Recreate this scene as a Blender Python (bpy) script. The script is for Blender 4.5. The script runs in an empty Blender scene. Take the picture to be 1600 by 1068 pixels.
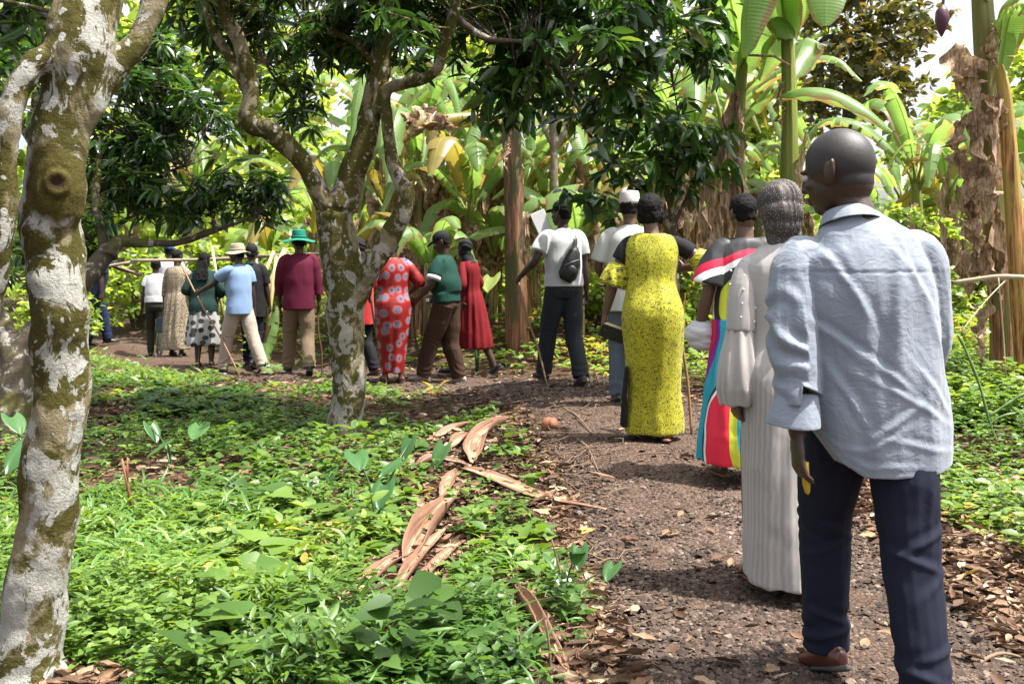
import bpy, bmesh, math, random
import numpy as np
from mathutils import Vector, Matrix
R = math.radians
SC = bpy.context.scene
COL = SC.collection
# ---------------------------------------------------------------- camera
CH, F, HY = 1.38, 1500.0, 405.0
cam = bpy.data.cameras.new("camera"); camo = bpy.data.objects.new("camera", cam); COL.objects.link(camo)
camo.location = (0, 0, CH); camo.rotation_euler = (R(90), 0, 0)
cam.sensor_width = 36.0; cam.lens = 36.0 * F / 1600.0
cam.shift_y = -(534.0 - HY) / 1600.0
cam.clip_start = 0.05; cam.clip_end = 2000
cam.dof.use_dof = True; cam.dof.focus_distance = 4.6; cam.dof.aperture_fstop = 8.0
SC.camera = camo
# ---------------------------------------------------------------- light
SUN_EL, SUN_AZ = 66.0, 102.0          # azimuth clockwise from +Y: from the right
w = bpy.data.worlds.new("World"); SC.world = w; w.use_nodes = True
nt = w.node_tree; nt.nodes.clear()
sky = nt.nodes.new('ShaderNodeTexSky'); sky.sky_type = 'NISHITA'; sky.sun_disc = False
sky.sun_elevation = R(SUN_EL); sky.sun_rotation = R(SUN_AZ); sky.air_density = 1.0; sky.dust_density = 5.0; sky.ozone_density = 1.0
bg = nt.nodes.new('ShaderNodeBackground'); bg.inputs[1].default_value = 0.15
wo = nt.nodes.new('ShaderNodeOutputWorld')
hs = nt.nodes.new('ShaderNodeHueSaturation'); hs.inputs['Saturation'].default_value = 0.35; hs.inputs['Value'].default_value = 1.0   # thin bright haze over the sky
nt.links.new(sky.outputs[0], hs.inputs['Color']); nt.links.new(hs.outputs[0], bg.inputs[0]); nt.links.new(bg.outputs[0], wo.inputs[0])
sl = bpy.data.lights.new("sun", 'SUN'); sl.energy = 5.0; sl.angle = R(0.6); sl.color = (1.0, 0.955, 0.87)
so = bpy.data.objects.new("sun", sl); COL.objects.link(so)
sd = Vector((math.sin(R(SUN_AZ)) * math.cos(R(SUN_EL)), math.cos(R(SUN_AZ)) * math.cos(R(SUN_EL)), math.sin(R(SUN_EL))))
so.rotation_euler = sd.to_track_quat('Z', 'Y').to_euler(); so.location = sd * 60
SC.view_settings.view_transform = 'Standard'; SC.view_settings.look = 'None'
SC.view_settings.gamma = 1.0; SC.view_settings.exposure = 1.38
SC.cycles.max_bounces = 7; SC.cycles.transmission_bounces = 5; SC.cycles.diffuse_bounces = 4
SC.cycles.glossy_bounces = 2; SC.cycles.transparent_max_bounces = 4

# ---------------------------------------------------------------- helpers
def P(px, py, d):
    return np.array([(px - 800.0) / F * d, d, CH + (HY - py) / F * d])

def _hash(ix, iy, iz, seed):
    h = (ix * 374761393 + iy * 668265263 + iz * 2147483647 + seed * 1274126177) & 0xffffffff
    h = ((h ^ (h >> 13)) * 1274126177) & 0xffffffff
    h = ((h ^ (h >> 16)) * 2246822519) & 0xffffffff
    return ((h ^ (h >> 15)) & 0xffff) / 32767.5 - 1.0

def vn(p, seed=0):
    p = np.asarray(p, float); i = np.floor(p).astype(np.int64); f = p - i; u = f * f * f * (f * (f * 6 - 15) + 10)
    r = 0
    for dx in (0, 1):
        for dy in (0, 1):
            for dz in (0, 1):
                wgt = (u[:, 0] if dx else 1 - u[:, 0]) * (u[:, 1] if dy else 1 - u[:, 1]) * (u[:, 2] if dz else 1 - u[:, 2])
                r = r + wgt * _hash(i[:, 0] + dx, i[:, 1] + dy, i[:, 2] + dz, seed)
    return r

def fbm(p, octs=3, seed=0):
    p = np.asarray(p, float); r = 0; a = 1.0
    for o in range(octs):
        r = r + a * vn(p * 2 ** o + 17.3 * o, seed + o); a *= 0.5
    return r

def tag(o, label=None, cat=None, group=None, kind=None):
    if label: o['label'] = label
    if cat: o['category'] = cat
    if group: o['group'] = group
    if kind: o['kind'] = kind
    return o

def empty(name, loc, rz=0.0):
    o = bpy.data.objects.new(name, None); COL.objects.link(o); o.empty_display_size = 0.1
    o.location = tuple(float(v) for v in loc); o.rotation_euler = (0, 0, rz); return o

def mesh_np(name, V, faces=None, quads=None, tris=None, smooth=True):
    me = bpy.data.meshes.new(name)
    if faces is not None:
        me.from_pydata([tuple(v) for v in V], [], faces)
    else:
        V = np.asarray(V, np.float32)
        Q = np.zeros((0, 4), np.int32) if quads is None else np.asarray(quads, np.int32)
        T = np.zeros((0, 3), np.int32) if tris is None else np.asarray(tris, np.int32)
        me.vertices.add(len(V)); me.vertices.foreach_set('co', V.ravel())
        li = np.concatenate([Q.ravel(), T.ravel()]); me.loops.add(len(li)); me.loops.foreach_set('vertex_index', li)
        ls = np.concatenate([np.arange(len(Q)) * 4, len(Q) * 4 + np.arange(len(T)) * 3]).astype(np.int32)
        me.polygons.add(len(ls)); me.polygons.foreach_set('loop_start', ls)
        me.update(calc_edges=True)
    if smooth: me.polygons.foreach_set('use_smooth', np.ones(len(me.polygons), bool))
    me.update(); return me

def link(name, me, m, parent=None, loc=None):
    if m is not None:
        me.materials.clear(); me.materials.append(m)
    o = bpy.data.objects.new(name, me); COL.objects.link(o)
    if parent is not None: o.parent = parent
    if loc is not None: o.location = tuple(float(v) for v in loc)
    return o

def copy_tree(o, parent=None):
    c = o.copy(); COL.objects.link(c); c.parent = parent
    for ch in list(o.children): copy_tree(ch, c)
    return c

class MB:
    """collects shapes into one mesh"""
    def __init__(s): s.V = []; s.F = []; s.n = 0
    def add(s, V, Fs):
        V = np.asarray(V, float); s.V.append(V); s.F += [tuple(i + s.n for i in f) for f in Fs]; s.n += len(V)
    def tube(s, pts, rad, seg=10, up=None, cap=True, flat=None):
        pts = np.asarray(pts, float); n = len(pts)
        rad = np.asarray([rad] * n if np.isscalar(rad) else rad, float)
        if rad.ndim == 1: rad = np.stack([rad, rad], 1)
        T = np.gradient(pts, axis=0); T /= np.linalg.norm(T, axis=1)[:, None] + 1e-9
        u = np.array(up if up is not None else ((1, 0, 0) if abs(T[0][0]) < 0.8 else (0, 1, 0)), float)
        V = []; a = np.linspace(0, 2 * math.pi, seg, endpoint=False)
        for i in range(n):
            U = u - T[i] * (u @ T[i]); U /= np.linalg.norm(U) + 1e-9; W = np.cross(T[i], U)
            if up is None: u = U
            V.append(pts[i] + np.outer(np.cos(a) * rad[i, 0], U) + np.outer(np.sin(a) * rad[i, 1], W))
        V = np.concatenate(V); Fs = []
        for i in range(n - 1):
            for j in range(seg):
                k = (j + 1) % seg; Fs.append((i * seg + j, i * seg + k, (i + 1) * seg + k, (i + 1) * seg + j))
        if cap:
            Fs.append(tuple(range(seg))[::-1]); Fs.append(tuple(range((n - 1) * seg, n * seg)))
        s.add(V, Fs); return s
    def ell(s, c, r, rot=None, nu=16, nv=10):
        V = [(0, 0, 1.0)]; 
        for i in range(1, nv):
            t = math.pi * i / nv
            for j in range(nu):
                p = 2 * math.pi * j / nu; V.append((math.sin(t) * math.cos(p), math.sin(t) * math.sin(p), math.cos(t)))
        V.append((0, 0, -1.0)); V = np.array(V) * np.array(r, float)
        if rot is not None: V = V @ np.array(rot).T
        V = V + np.array(c, float); Fs = []
        for j in range(nu): Fs.append((0, 1 + j, 1 + (j + 1) % nu))
        for i in range(nv - 2):
            for j in range(nu):
                a = 1 + i * nu; Fs.append((a + j, a + nu + j, a + nu + (j + 1) % nu, a + (j + 1) % nu))
        a = 1 + (nv - 2) * nu
        for j in range(nu): Fs.append((a + j, len(V) - 1, a + (j + 1) % nu))
        s.add(V, Fs); return s
    def box(s, c, h, rot=None):
        V = np.array([(x, y, z) for x in (-1, 1) for y in (-1, 1) for z in (-1, 1)], float) * np.array(h, float)
        if rot is not None: V = V @ np.array(rot).T
        s.add(V + np.array(c, float), [(0, 1, 3, 2), (4, 6, 7, 5), (0, 4, 5, 1), (2, 3, 7, 6), (0, 2, 6, 4), (1, 5, 7, 3)]); return s
    def mesh(s, name, smooth=True):
        V = np.concatenate(s.V) if s.V else np.zeros((0, 3))
        return mesh_np(name, V, faces=s.F, smooth=smooth)
    def build(s, name, m, parent=None, loc=None, smooth=True):
        return link(name, s.mesh(name, smooth), m, parent, loc)

def rotm(rx=0, ry=0, rz=0):
    return np.array((Matrix.Rotation(R(rz), 3, 'Z') @ Matrix.Rotation(R(rx), 3, 'X') @ Matrix.Rotation(R(ry), 3, 'Y')))
def modded(me, mods):
    o = bpy.data.objects.new("tmp_mesh", me); COL.objects.link(o)
    for typ, kw in mods:
        md = o.modifiers.new(typ, typ)
        for k, v in kw.items(): setattr(md, k, v)
    dg = bpy.context.evaluated_depsgraph_get(); dg.update()
    out = bpy.data.meshes.new_from_object(o.evaluated_get(dg), depsgraph=dg)
    bpy.data.objects.remove(o, do_unlink=True); bpy.data.meshes.remove(me)
    return out

def remesh(me, vox, smooth=3, fac=0.5):
    return modded(me, [('REMESH', dict(mode='VOXEL', voxel_size=vox, use_smooth_shade=True)),
                       ('SMOOTH', dict(factor=fac, iterations=smooth))])

def getco(me):
    a = np.empty(len(me.vertices) * 3, np.float32); me.vertices.foreach_get('co', a); return a.reshape(-1, 3).astype(float)
def getno(me):
    a = np.empty(len(me.vertices) * 3, np.float32); me.vertices.foreach_get('normal', a); return a.reshape(-1, 3).astype(float)
def setco(me, V):
    me.vertices.foreach_set('co', np.asarray(V, np.float32).ravel()); me.update()
def displace(me, fn):
    V = getco(me); N = getno(me); setco(me, V + N * fn(V, N)[:, None])
def smooth_path(pts, n=24):
    """Catmull-Rom through rows of any width"""
    p = np.asarray(pts, float); p = np.vstack([2 * p[0] - p[1], p, 2 * p[-1] - p[-2]]); out = []
    k = len(p) - 3; ts = np.linspace(0, k, n)
    for t in ts:
        i = min(int(t), k - 1); f = t - i; a, b, c, d = p[i:i + 4]
        out.append(0.5 * ((2 * b) + (-a + c) * f + (2 * a - 5 * b + 4 * c - d) * f * f + (-a + 3 * b - 3 * c + d) * f ** 3))
    return np.array(out)

# ---------------------------------------------------------------- materials
class NT:
    def __init__(s, name):
        s.m = bpy.data.materials.new(name); s.m.use_nodes = True; s.t = s.m.node_tree; s.t.nodes.clear()
        s.out = s.t.nodes.new('ShaderNodeOutputMaterial')
    def n(s, typ, **kw):
        nd = s.t.nodes.new(typ)
        for k, v in kw.items(): setattr(nd, k, v)
        return nd
    def l(s, a, b): s.t.links.new(a, b)
    def val(s, inp, v):
        if hasattr(v, 'links') or isinstance(v, bpy.types.NodeSocket): s.l(v, inp)
        else:
            if isinstance(v, (tuple, list)) and len(v) == 3 and inp.type == 'RGBA': v = tuple(v) + (1.0,)
            inp.default_value = v
    def coord(s, kind='Object', scale=(1, 1, 1), rot=(0, 0, 0)):
        tc = s.n('ShaderNodeTexCoord'); mp = s.n('ShaderNodeMapping'); mp.inputs['Scale'].default_value = scale; mp.inputs['Rotation'].default_value = rot
        s.l(tc.outputs[kind], mp.inputs['Vector']); return mp.outputs[0]
    def noise(s, vec, scale=5, detail=3, rough=0.55, dist=0.0):
        nd = s.n('ShaderNodeTexNoise'); s.l(vec, nd.inputs['Vector']); nd.inputs['Scale'].default_value = scale
        nd.inputs['Detail'].default_value = detail; nd.inputs['Roughness'].default_value = rough; nd.inputs['Distortion'].default_value = dist
        return nd.outputs['Fac']
    def voro(s, vec, scale=5, feature='F1', out='Distance', rnd=1.0):
        nd = s.n('ShaderNodeTexVoronoi', feature=feature); s.l(vec, nd.inputs['Vector']); nd.inputs['Scale'].default_value = scale
        nd.inputs['Randomness'].default_value = rnd; return nd.outputs[out]
    def ramp(s, fac, stops, interp='LINEAR'):
        nd = s.n('ShaderNodeValToRGB'); cr = nd.color_ramp; cr.interpolation = interp
        while len(cr.elements) > 1: cr.elements.remove(cr.elements[-1])
        for i, (p, c) in enumerate(stops):
            e = cr.elements[0] if i == 0 else cr.elements.new(p)
            e.position = p; e.color = (tuple(c) + (1,)) if isinstance(c, (tuple, list)) else (c, c, c, 1)
        s.l(fac, nd.inputs[0]); return nd.outputs[0]
    def mix(s, f, a, b, blend='MIX'):
        nd = s.n('ShaderNodeMix', data_type='RGBA', blend_type=blend); s.val(nd.inputs[0], f); s.val(nd.inputs[6], a); s.val(nd.inputs[7], b); return nd.outputs[2]
    def math(s, op, a, b=0.0, c=None):
        nd = s.n('ShaderNodeMath', operation=op); s.val(nd.inputs[0], a); s.val(nd.inputs[1], b)
        if c is not None: s.val(nd.inputs[2], c)
        return nd.outputs[0]
    def attr(s, name='rnd'):
        nd = s.n('ShaderNodeAttribute'); nd.attribute_name = name; return nd.outputs['Fac']
    def bump(s, h, strength=0.3, dist=0.01, normal=None):
        nd = s.n('ShaderNodeBump'); s.l(h, nd.inputs['Height']); nd.inputs['Strength'].default_value = strength; nd.inputs['Distance'].default_value = dist
        if normal is not None: s.l(normal, nd.inputs['Normal'])
        return nd.outputs[0]
    def bsdf(s, col, rough=0.8, bump=None, spec=0.5, sheen=0.0, trans=None, tfac=0.0, emit=None):
        b = s.n('ShaderNodeBsdfPrincipled'); s.val(b.inputs['Base Color'], col); s.val(b.inputs['Roughness'], rough)
        b.inputs['Specular IOR Level'].default_value = spec
        if sheen: b.inputs['Sheen Weight'].default_value = sheen
        if bump is not None: s.l(bump, b.inputs['Normal'])
        o = b.outputs[0]
        if trans is not None:
            t = s.n('ShaderNodeBsdfTranslucent'); s.val(t.inputs[0], trans)
            if bump is not None: s.l(bump, t.inputs['Normal'])
            mx = s.n('ShaderNodeMixShader'); mx.inputs[0].default_value = tfac; s.l(o, mx.inputs[1]); s.l(t.outputs[0], mx.inputs[2]); o = mx.outputs[0]
        s.l(o, s.out.inputs[0]); return s.m

def leaf_mat(name, stops, rough=0.38, tcol=None, tfac=0.4, spec=0.5):
    s = NT(name); a = s.attr('rnd'); c = s.ramp(a, stops)
    if tcol is None:
        t = s.mix(1.0, c, (2.6, 2.3, 1.0), 'MULTIPLY')
    else: t = s.mix(0.5, s.mix(1.0, c, (2.6, 2.3, 1.0), 'MULTIPLY'), tcol)
    return s.bsdf(c, rough, None, spec, trans=t, tfac=tfac)

def plain(name, col, rough=0.7, spec=0.4, var=0.25, scale=30, bumps=0.15, bd=0.003, sheen=0.0):
    s = NT(name); v = s.coord(); nz = s.noise(v, scale, 4)
    c = s.mix(s.math('MULTIPLY', nz, var), col, tuple(x * 0.35 for x in col))
    return s.bsdf(c, rough, s.bump(nz, bumps, bd), spec, sheen)

def cloth_mat(name, col, rough=0.85, weave=900.0, trans=0.0, col2=None):
    s = NT(name); v = s.coord()
    wv = s.noise(s.coord(scale=(1, 1, 6)), weave / 6, 2); lg = s.noise(v, 9, 3)
    cc = s.mix(s.math('MULTIPLY', wv, 0.5), col, tuple(x * 0.6 for x in col)) if col2 is None else s.mix(wv, col, col2)
    cc = s.mix(s.math('MULTIPLY', lg, 0.25), cc, tuple(x * 0.7 for x in col))
    wr = s.noise(s.coord(scale=(1, 1, 0.6), rot=(0, 0.5, 0)), 14, 3, 0.6, 0.8)
    b = s.bump(wv, 0.12, 0.001); b = s.bump(wr, 0.22, 0.012, b)
    return s.bsdf(cc, rough, b, 0.2, 0.12 if max(col) > .2 else 0.0, trans=cc if trans else None, tfac=trans)
# ================================================================ terrain
ANCH = [(1330,1062,3.15),(1220,950,3.8),(1140,755,5.7),(1020,690,6.5),(960,640,7.6),(880,605,9.2),(730,590,11.3),(690,603,11),
        (620,600,10.8),(480,587,12),(380,588,13.0),(320,575,13.4),(280,558,15.0),(245,560,15.8),(160,540,16.5),(540,683,7.5),(50,1085,3.0),
        (15,680,7.5),(805,505,14),(1570,597,9),(1100,1068,3.1),(600,1068,3.1),(0,800,5.2),(400,800,5.2),(800,800,5.2),(300,680,7.5),
        (1500,800,5.1),(800,482,17),(500,490,18),(0,560,12),(200,500,19),(1300,520,14),(1100,535,14),(1400,540,11.5),(600,470,24),(1100,470,24),
        (100,470,24),(1550,470,24),(1750,470,20),(-150,500,20),(1750,620,8),(-200,700,6.5)]
_AP = np.array([P(*a) for a in ANCH])
def terrain(x, y):
    x = np.atleast_1d(np.asarray(x, float)); y = np.atleast_1d(np.asarray(y, float))
    x, y = np.broadcast_arrays(x, y); sh = x.shape; x = x.ravel(); y = y.ravel()
    z = np.zeros(len(x))
    for s in range(0, len(x), 20000):
        xs = x[s:s + 20000, None]; ys = y[s:s + 20000, None]
        d2 = (xs - _AP[:, 0]) ** 2 + (ys - _AP[:, 1]) ** 2
        wt = 1.0 / (d2 + 0.05) ** 1.7
        base = np.clip((ys - 20) / 60, 0, 1)[:, 0] * 0.9
        wb = 1.0 / (9.0 ** 2) ** 1.7 * 2
        z[s:s + 20000] = ((wt * _AP[:, 2]).sum(1) + wb * base) / (wt.sum(1) + wb)
    return z.reshape(sh)
def gz(x, y): return float(terrain(x, y)[0])
def G(px, py, d0=None):
    """point where the ray of the pixel meets the ground"""
    lo, hi = 1.5, 60.0; prev = None
    for d in np.linspace(lo, hi, 1200):
        p = P(px, py, d)
        if p[2] <= gz(p[0], p[1]): return np.array([p[0], p[1], gz(p[0], p[1])])
    p = P(px, py, 30); return np.array([p[0], p[1], gz(p[0], p[1])])

_PC = smooth_path([(1.15, 1.0), (1.08, 2.5), (1.05, 4), (1.0, 6), (.78, 7.8), (.25, 9.4), (-.9, 10.9), (-2.4, 12.1), (-4.0, 13.4), (-5.4, 15.2), (-6.6, 17.4), (-8.5, 22)], 120)
def path_dist(x, y):
    x = np.asarray(x, float).ravel(); y = np.asarray(y, float).ravel(); out = np.empty(len(x))
    for s in range(0, len(x), 20000):
        out[s:s + 20000] = np.sqrt(((x[s:s + 20000, None] - _PC[:, 0]) ** 2 + (y[s:s + 20000, None] - _PC[:, 1]) ** 2).min(1))
    return out
PW = 0.78

SHEATHS = [
    ([(512, 975, 20), (560, 940, 34), (605, 905, 40), (655, 868, 38)], "longest pale strip of fallen sheath, pointing to the lower left"),
    ([(636, 896, 50), (660, 858, 54), (690, 815, 46), (716, 775, 34)], "wide curled red brown sheath lying over the other strips"),
    ([(612, 955, 20), (640, 915, 28), (672, 868, 28), (700, 835, 18)], "narrow dark red strip of sheath under the wide curled one"),
    ([(642, 955, 16), (668, 918, 24), (695, 885, 24), (725, 858, 16)], "narrow dark strip of sheath nearest the dry vines"),
    ([(722, 742, 34), (790, 768, 38), (860, 795, 30), (948, 812, 10)], "long pale strip of sheath reaching onto the gravel"),
    ([(738, 735, 38), (742, 705, 38), (762, 684, 32), (796, 664, 24)], "folded pinkish sheath above the long pale strip"),
    ([(668, 696, 14), (705, 682, 24), (745, 666, 16)], "short reddish sheath farthest from the camera"),
    ([(704, 710, 22), (722, 698, 26), (740, 686, 18)], "small pale pink piece of sheath beside the folded one"),
    ([(806, 938, 24), (832, 985, 32), (860, 1030, 30), (892, 1085, 22)], "brown trough shaped leaf stalk at the bottom edge of the photo"),
    ([(648, 738, 14), (690, 728, 24), (735, 742, 26)], "dark brown curled scrap of sheath left of the long pale strip"),
    ([(690, 800, 18), (700, 770, 26), (712, 748, 22)], "buried brown sheath between leafy weeds")]
_SP = []
def sheath_dist(x, y):
    if not _SP:
        for rows, lab in SHEATHS:
            g = np.array([G(a, b)[:2] for a, b, c in rows]); _SP.append(smooth_path(g, 12))
    q = np.concatenate(_SP); x = np.asarray(x, float).ravel(); y = np.asarray(y, float).ravel()
    return np.sqrt(((x[:, None] - q[:, 0]) ** 2 + (y[:, None] - q[:, 1]) ** 2).min(1))
def near_side(x, y):
    return y < np.interp(-x, -_PC[::-1, 0][::-1] if False else np.linspace(0.9, 8.5, 8), [10.9, 11.7, 12.7, 13.6, 14.9, 16.2, 18.5, 22])
def litter_w(x, y):
    """1 where dry leaves lie, 0 where green weeds cover"""
    pd = path_dist(x, y); n = fbm(np.stack([x * 1.1, y * 1.1, 0 * x], 1), 3, 5)
    wv = np.clip(1.35 - (pd - PW) / 0.42 + n * 0.8, 0, 1)
    # the wide brown patch left of the path, between the two trees
    q = np.exp(-(((x + 2.3) / 3.3) ** 2 + ((y - 9.2) / 1.7) ** 2) ** 2) * np.clip(0.62 + n * 0.9, 0, .95)
    q = np.maximum(q, np.clip(0.5 * vn(np.stack([x * 1.3, y * 1.3, 0 * x], 1), 15) + .05, 0, .5) * np.clip((y - 4.2) / 2.5, .12, 1))
    q2 = np.exp(-(((x + .12) / 0.55) ** 2 + ((y - 4.0) / 1.9) ** 2)) * np.clip(0.9 + n, 0, 1)
    q2 = np.maximum(q2, .9 * np.exp(-((x + .3) / .55) ** 2 - ((y - 6.4) / 1.1) ** 2))
    q2 = np.maximum(q2, np.where((x < -.9) & (y > 8.3) & near_side(x, y) & (pd < 2.6), np.clip(.48 + n * .9, 0, .95), 0))
    q3 = np.exp(-(((x - 1.9) / 0.5) ** 2 + ((y - 4.0) / 1.6) ** 2)) * 1.3
    return np.clip(np.maximum(np.maximum(wv, q), np.maximum(q2, q3)), 0, 1)

# one sheet to the horizon
def _grid():
    u = np.linspace(-1, 1, 260); xs = np.sinh(u * 6.2) / np.sinh(6.2) * 420 
    v = np.linspace(0, 1, 340); ys = -6 + (np.sinh(v * 5.6) / np.sinh(5.6)) * 500
    X, Y = np.meshgrid(xs, ys); Z = terrain(X, Y)
    Z = Z + 0.018 * fbm(np.stack([X.ravel() * 1.5, Y.ravel() * 1.5, 0 * X.ravel()], 1), 3, 3).reshape(X.shape) - 0.012
    V = np.stack([X, Y, Z], -1).reshape(-1, 3); nx = len(xs); ny = len(ys)
    i = np.arange(ny - 1)[:, None] * nx + np.arange(nx - 1)[None, :]; i = i.ravel()
    return V, np.stack([i, i + 1, i + nx + 1, i + nx], 1)
V, Q = _grid()
s = NT("soil"); v = s.coord(); n1 = s.noise(v, 2.2, 5, 0.6); n2 = s.noise(v, 28, 6, 0.7); n3 = s.noise(v, 140, 3)
c = s.ramp(n1, [(0.35, (0.055, 0.034, 0.02)), (0.5, (0.085, 0.05, 0.03)), (0.62, (0.05, 0.055, 0.018))])
c = s.mix(s.math('MULTIPLY', n2, 0.7), c, (0.03, 0.018, 0.011))
soil = s.bsdf(c, 0.95, s.bump(n3, 0.4, 0.01, s.bump(n2, 0.6, 0.03)), 0.15)
gr = link("ground", mesh_np("ground", V, quads=Q), soil); tag(gr, kind='structure', label='dark brown soil under the plantation')
# path sheet
def _path():
    T = np.gradient(_PC, axis=0); T /= np.linalg.norm(T, axis=1)[:, None]; Nn = np.stack([T[:, 1], -T[:, 0]], 1)
    C = smooth_path(_PC, 520); T = np.gradient(C, axis=0); T /= np.linalg.norm(T, axis=1)[:, None]; Nn = np.stack([T[:, 1], -T[:, 0]], 1)
    m = 26; V = []
    for j in range(m):
        t = j / (m - 1) * 2 - 1
        wl = PW + 0.16 * vn(np.stack([C[:, 0] * 2.2, C[:, 1] * 2.2, 0 * C[:, 0] + (7 if t > 0 else 3)], 1), 9) + 0.05 * vn(np.stack([C[:, 0] * 9, C[:, 1] * 9, 0 * C[:, 0] + (7 if t > 0 else 3)], 1), 10)
        wl = wl + (0.35 * np.exp(-((C[:, 1] - 2.6) / 1.9) ** 2) if t > 0 else 0)
        p = C + Nn * (t * wl)[:, None]; z = terrain(p[:, 0], p[:, 1]) + 0.030 * (1 - abs(t) ** 4) - 0.008
        z = z + 0.006 * fbm(np.stack([p[:, 0] * 6, p[:, 1] * 6, 0 * z], 1), 2, 4)
        V.append(np.stack([p[:, 0], p[:, 1], z], 1))
    V = np.array(V).transpose(1, 0, 2).reshape(-1, 3); n = len(C)
    i = (np.arange(n - 1)[:, None] * m + np.arange(m - 1)[None, :]).ravel()
    return V, np.stack([i, i + 1, i + m + 1, i + m], 1)
V, Q = _path()
s = NT("gravel_path"); v = s.coord(); vo = s.voro(v, 75); vc = s.n('ShaderNodeTexVoronoi'); s.l(v, vc.inputs['Vector']); vc.inputs['Scale'].default_value = 75
big = s.noise(v, 1.4, 4, 0.6); fine = s.noise(v, 60, 4, 0.7)
st = s.ramp(vc.outputs['Color'], [(0.0, (0.036, 0.023, 0.016)), (0.5, (0.09, 0.057, 0.040)), (1.0, (0.19, 0.135, 0.10))])
dirt = s.mix(fine, (0.075, 0.035, 0.021), (0.036, 0.018, 0.012))
c = s.mix(s.ramp(big, [(0.35, 0.1), (0.65, .6)]), st, dirt)
c = s.mix(s.ramp(vo, [(0.0, 0.0), (0.55, 0.0), (0.8, 1.0)]), c, (0.028, 0.02, 0.016))
pm = s.bsdf(c, 0.9, s.bump(s.math('SUBTRACT', 1.0, vo), 0.9, 0.012), 0.25)
po = link("path", mesh_np("path", V, quads=Q), pm); tag(po, kind='structure', label='grey brown gravel footpath winding through the trees')

# ================================================================ scatter
def frames(dirs, nrm):
    y = dirs / (np.linalg.norm(dirs, axis=1)[:, None] + 1e-9); x = np.cross(y, nrm); x /= np.linalg.norm(x, axis=1)[:, None] + 1e-9
    z = np.cross(x, y); return np.stack([x, y, z], 2)
def scatter(name, tmpl, pos, rot, scl, rnd=None):
    """many small leaves in one mesh; tmpl = (verts, quads, tris)"""
    V, Qs, Ts = tmpl; N = len(pos); n = len(V); scl = np.asarray(scl, float)
    if scl.ndim == 1: scl = scl[:, None]
    W = np.einsum('nij,nkj->nki', rot, V[None] * scl[:, None, :] if scl.shape[1] == 3 else V[None] * scl[:, :, None]) + pos[:, None]
    off = np.arange(N)[:, None, None] * n
    q = (Qs[None] + off).reshape(-1, 4) if len(Qs) else None; t = (Ts[None] + off).reshape(-1, 3) if len(Ts) else None
    me = mesh_np(name, W.reshape(-1, 3), quads=q, tris=t)
    a = me.attributes.new('rnd', 'FLOAT', 'POINT'); rnd = np.random.rand(N) if rnd is None else rnd
    a.data.foreach_set('value', np.repeat(rnd, n).astype(np.float32)); return me
def join_meshes(name, mes, m, parent=None):
    Vs = []; fl = []; ls = []; rr = []; nv = 0; nl = 0
    for me in mes:
        co = getco(me); Vs.append(co); li = np.empty(len(me.loops), np.int32); me.loops.foreach_get('vertex_index', li); fl.append(li + nv)
        st = np.empty(len(me.polygons), np.int32); me.polygons.foreach_get('loop_start', st); ls.append(st + nl)
        r = np.empty(len(me.vertices), np.float32); me.attributes['rnd'].data.foreach_get('value', r); rr.append(r)
        nv += len(co); nl += len(li); bpy.data.meshes.remove(me)
    o = bpy.data.meshes.new(name); Vs = np.concatenate(Vs).astype(np.float32); fl = np.concatenate(fl); ls = np.concatenate(ls)
    o.vertices.add(len(Vs)); o.vertices.foreach_set('co', Vs.ravel()); o.loops.add(len(fl)); o.loops.foreach_set('vertex_index', fl)
    o.polygons.add(len(ls)); o.polygons.foreach_set('loop_start', ls); o.update(calc_edges=True)
    o.polygons.foreach_set('use_smooth', np.ones(len(ls), bool)); a = o.attributes.new('rnd', 'FLOAT', 'POINT'); a.data.foreach_set('value', np.concatenate(rr))
    return link(name, o, m, parent)
def leaf_t(wd=0.13, stations=(0, .22, .5, .78, 1), prof=(0, .8, 1, .62, 0), fold=0.25, droop=0.25, back=0.0, wave=0.0):
    V = []; idx = []
    for t, p in zip(stations, prof):
        z = -droop * t * t; hw = wd * p
        if p == 0: V.append((0, t, z)); idx.append((len(V) - 1,))
        else:
            zz = z + fold * hw; wv = wave * math.sin(t * 14)
            V += [(-hw, t - back * hw, zz + wv), (0, t, z), (hw, t - back * hw, zz - wv)]; k = len(V); idx.append((k - 3, k - 2, k - 1))
    Qs = []; Ts = []
    for a, b in zip(idx[:-1], idx[1:]):
        if len(a) == 1: Ts += [(a[0], b[1], b[0]), (a[0], b[2], b[1])]
        elif len(b) == 1: Ts += [(a[0], a[1], b[0]), (a[1], a[2], b[0])]
        else: Qs += [(a[0], a[1], b[1], b[0]), (a[1], a[2], b[2], b[1])]
    return np.array(V, float), np.array(Qs, int).reshape(-1, 4), np.array(Ts, int).reshape(-1, 3)
T_MANGO = leaf_t(0.13, fold=0.4, droop=0.22)
T_OVATE = leaf_t(0.30, (0, .12, .42, .75, 1), (0, .7, 1, .6, 0), 0.3, 0.25)
T_HEART = leaf_t(0.46, (0, .02, .3, .65, 1), (0, .75, 1, .62, 0), 0.22, 0.25, 0.35)
T_BLADE = leaf_t(0.075, (0, .15, .5, .8, 1), (0, .8, 1, .6, 0), 0.5, 0.6)
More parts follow.
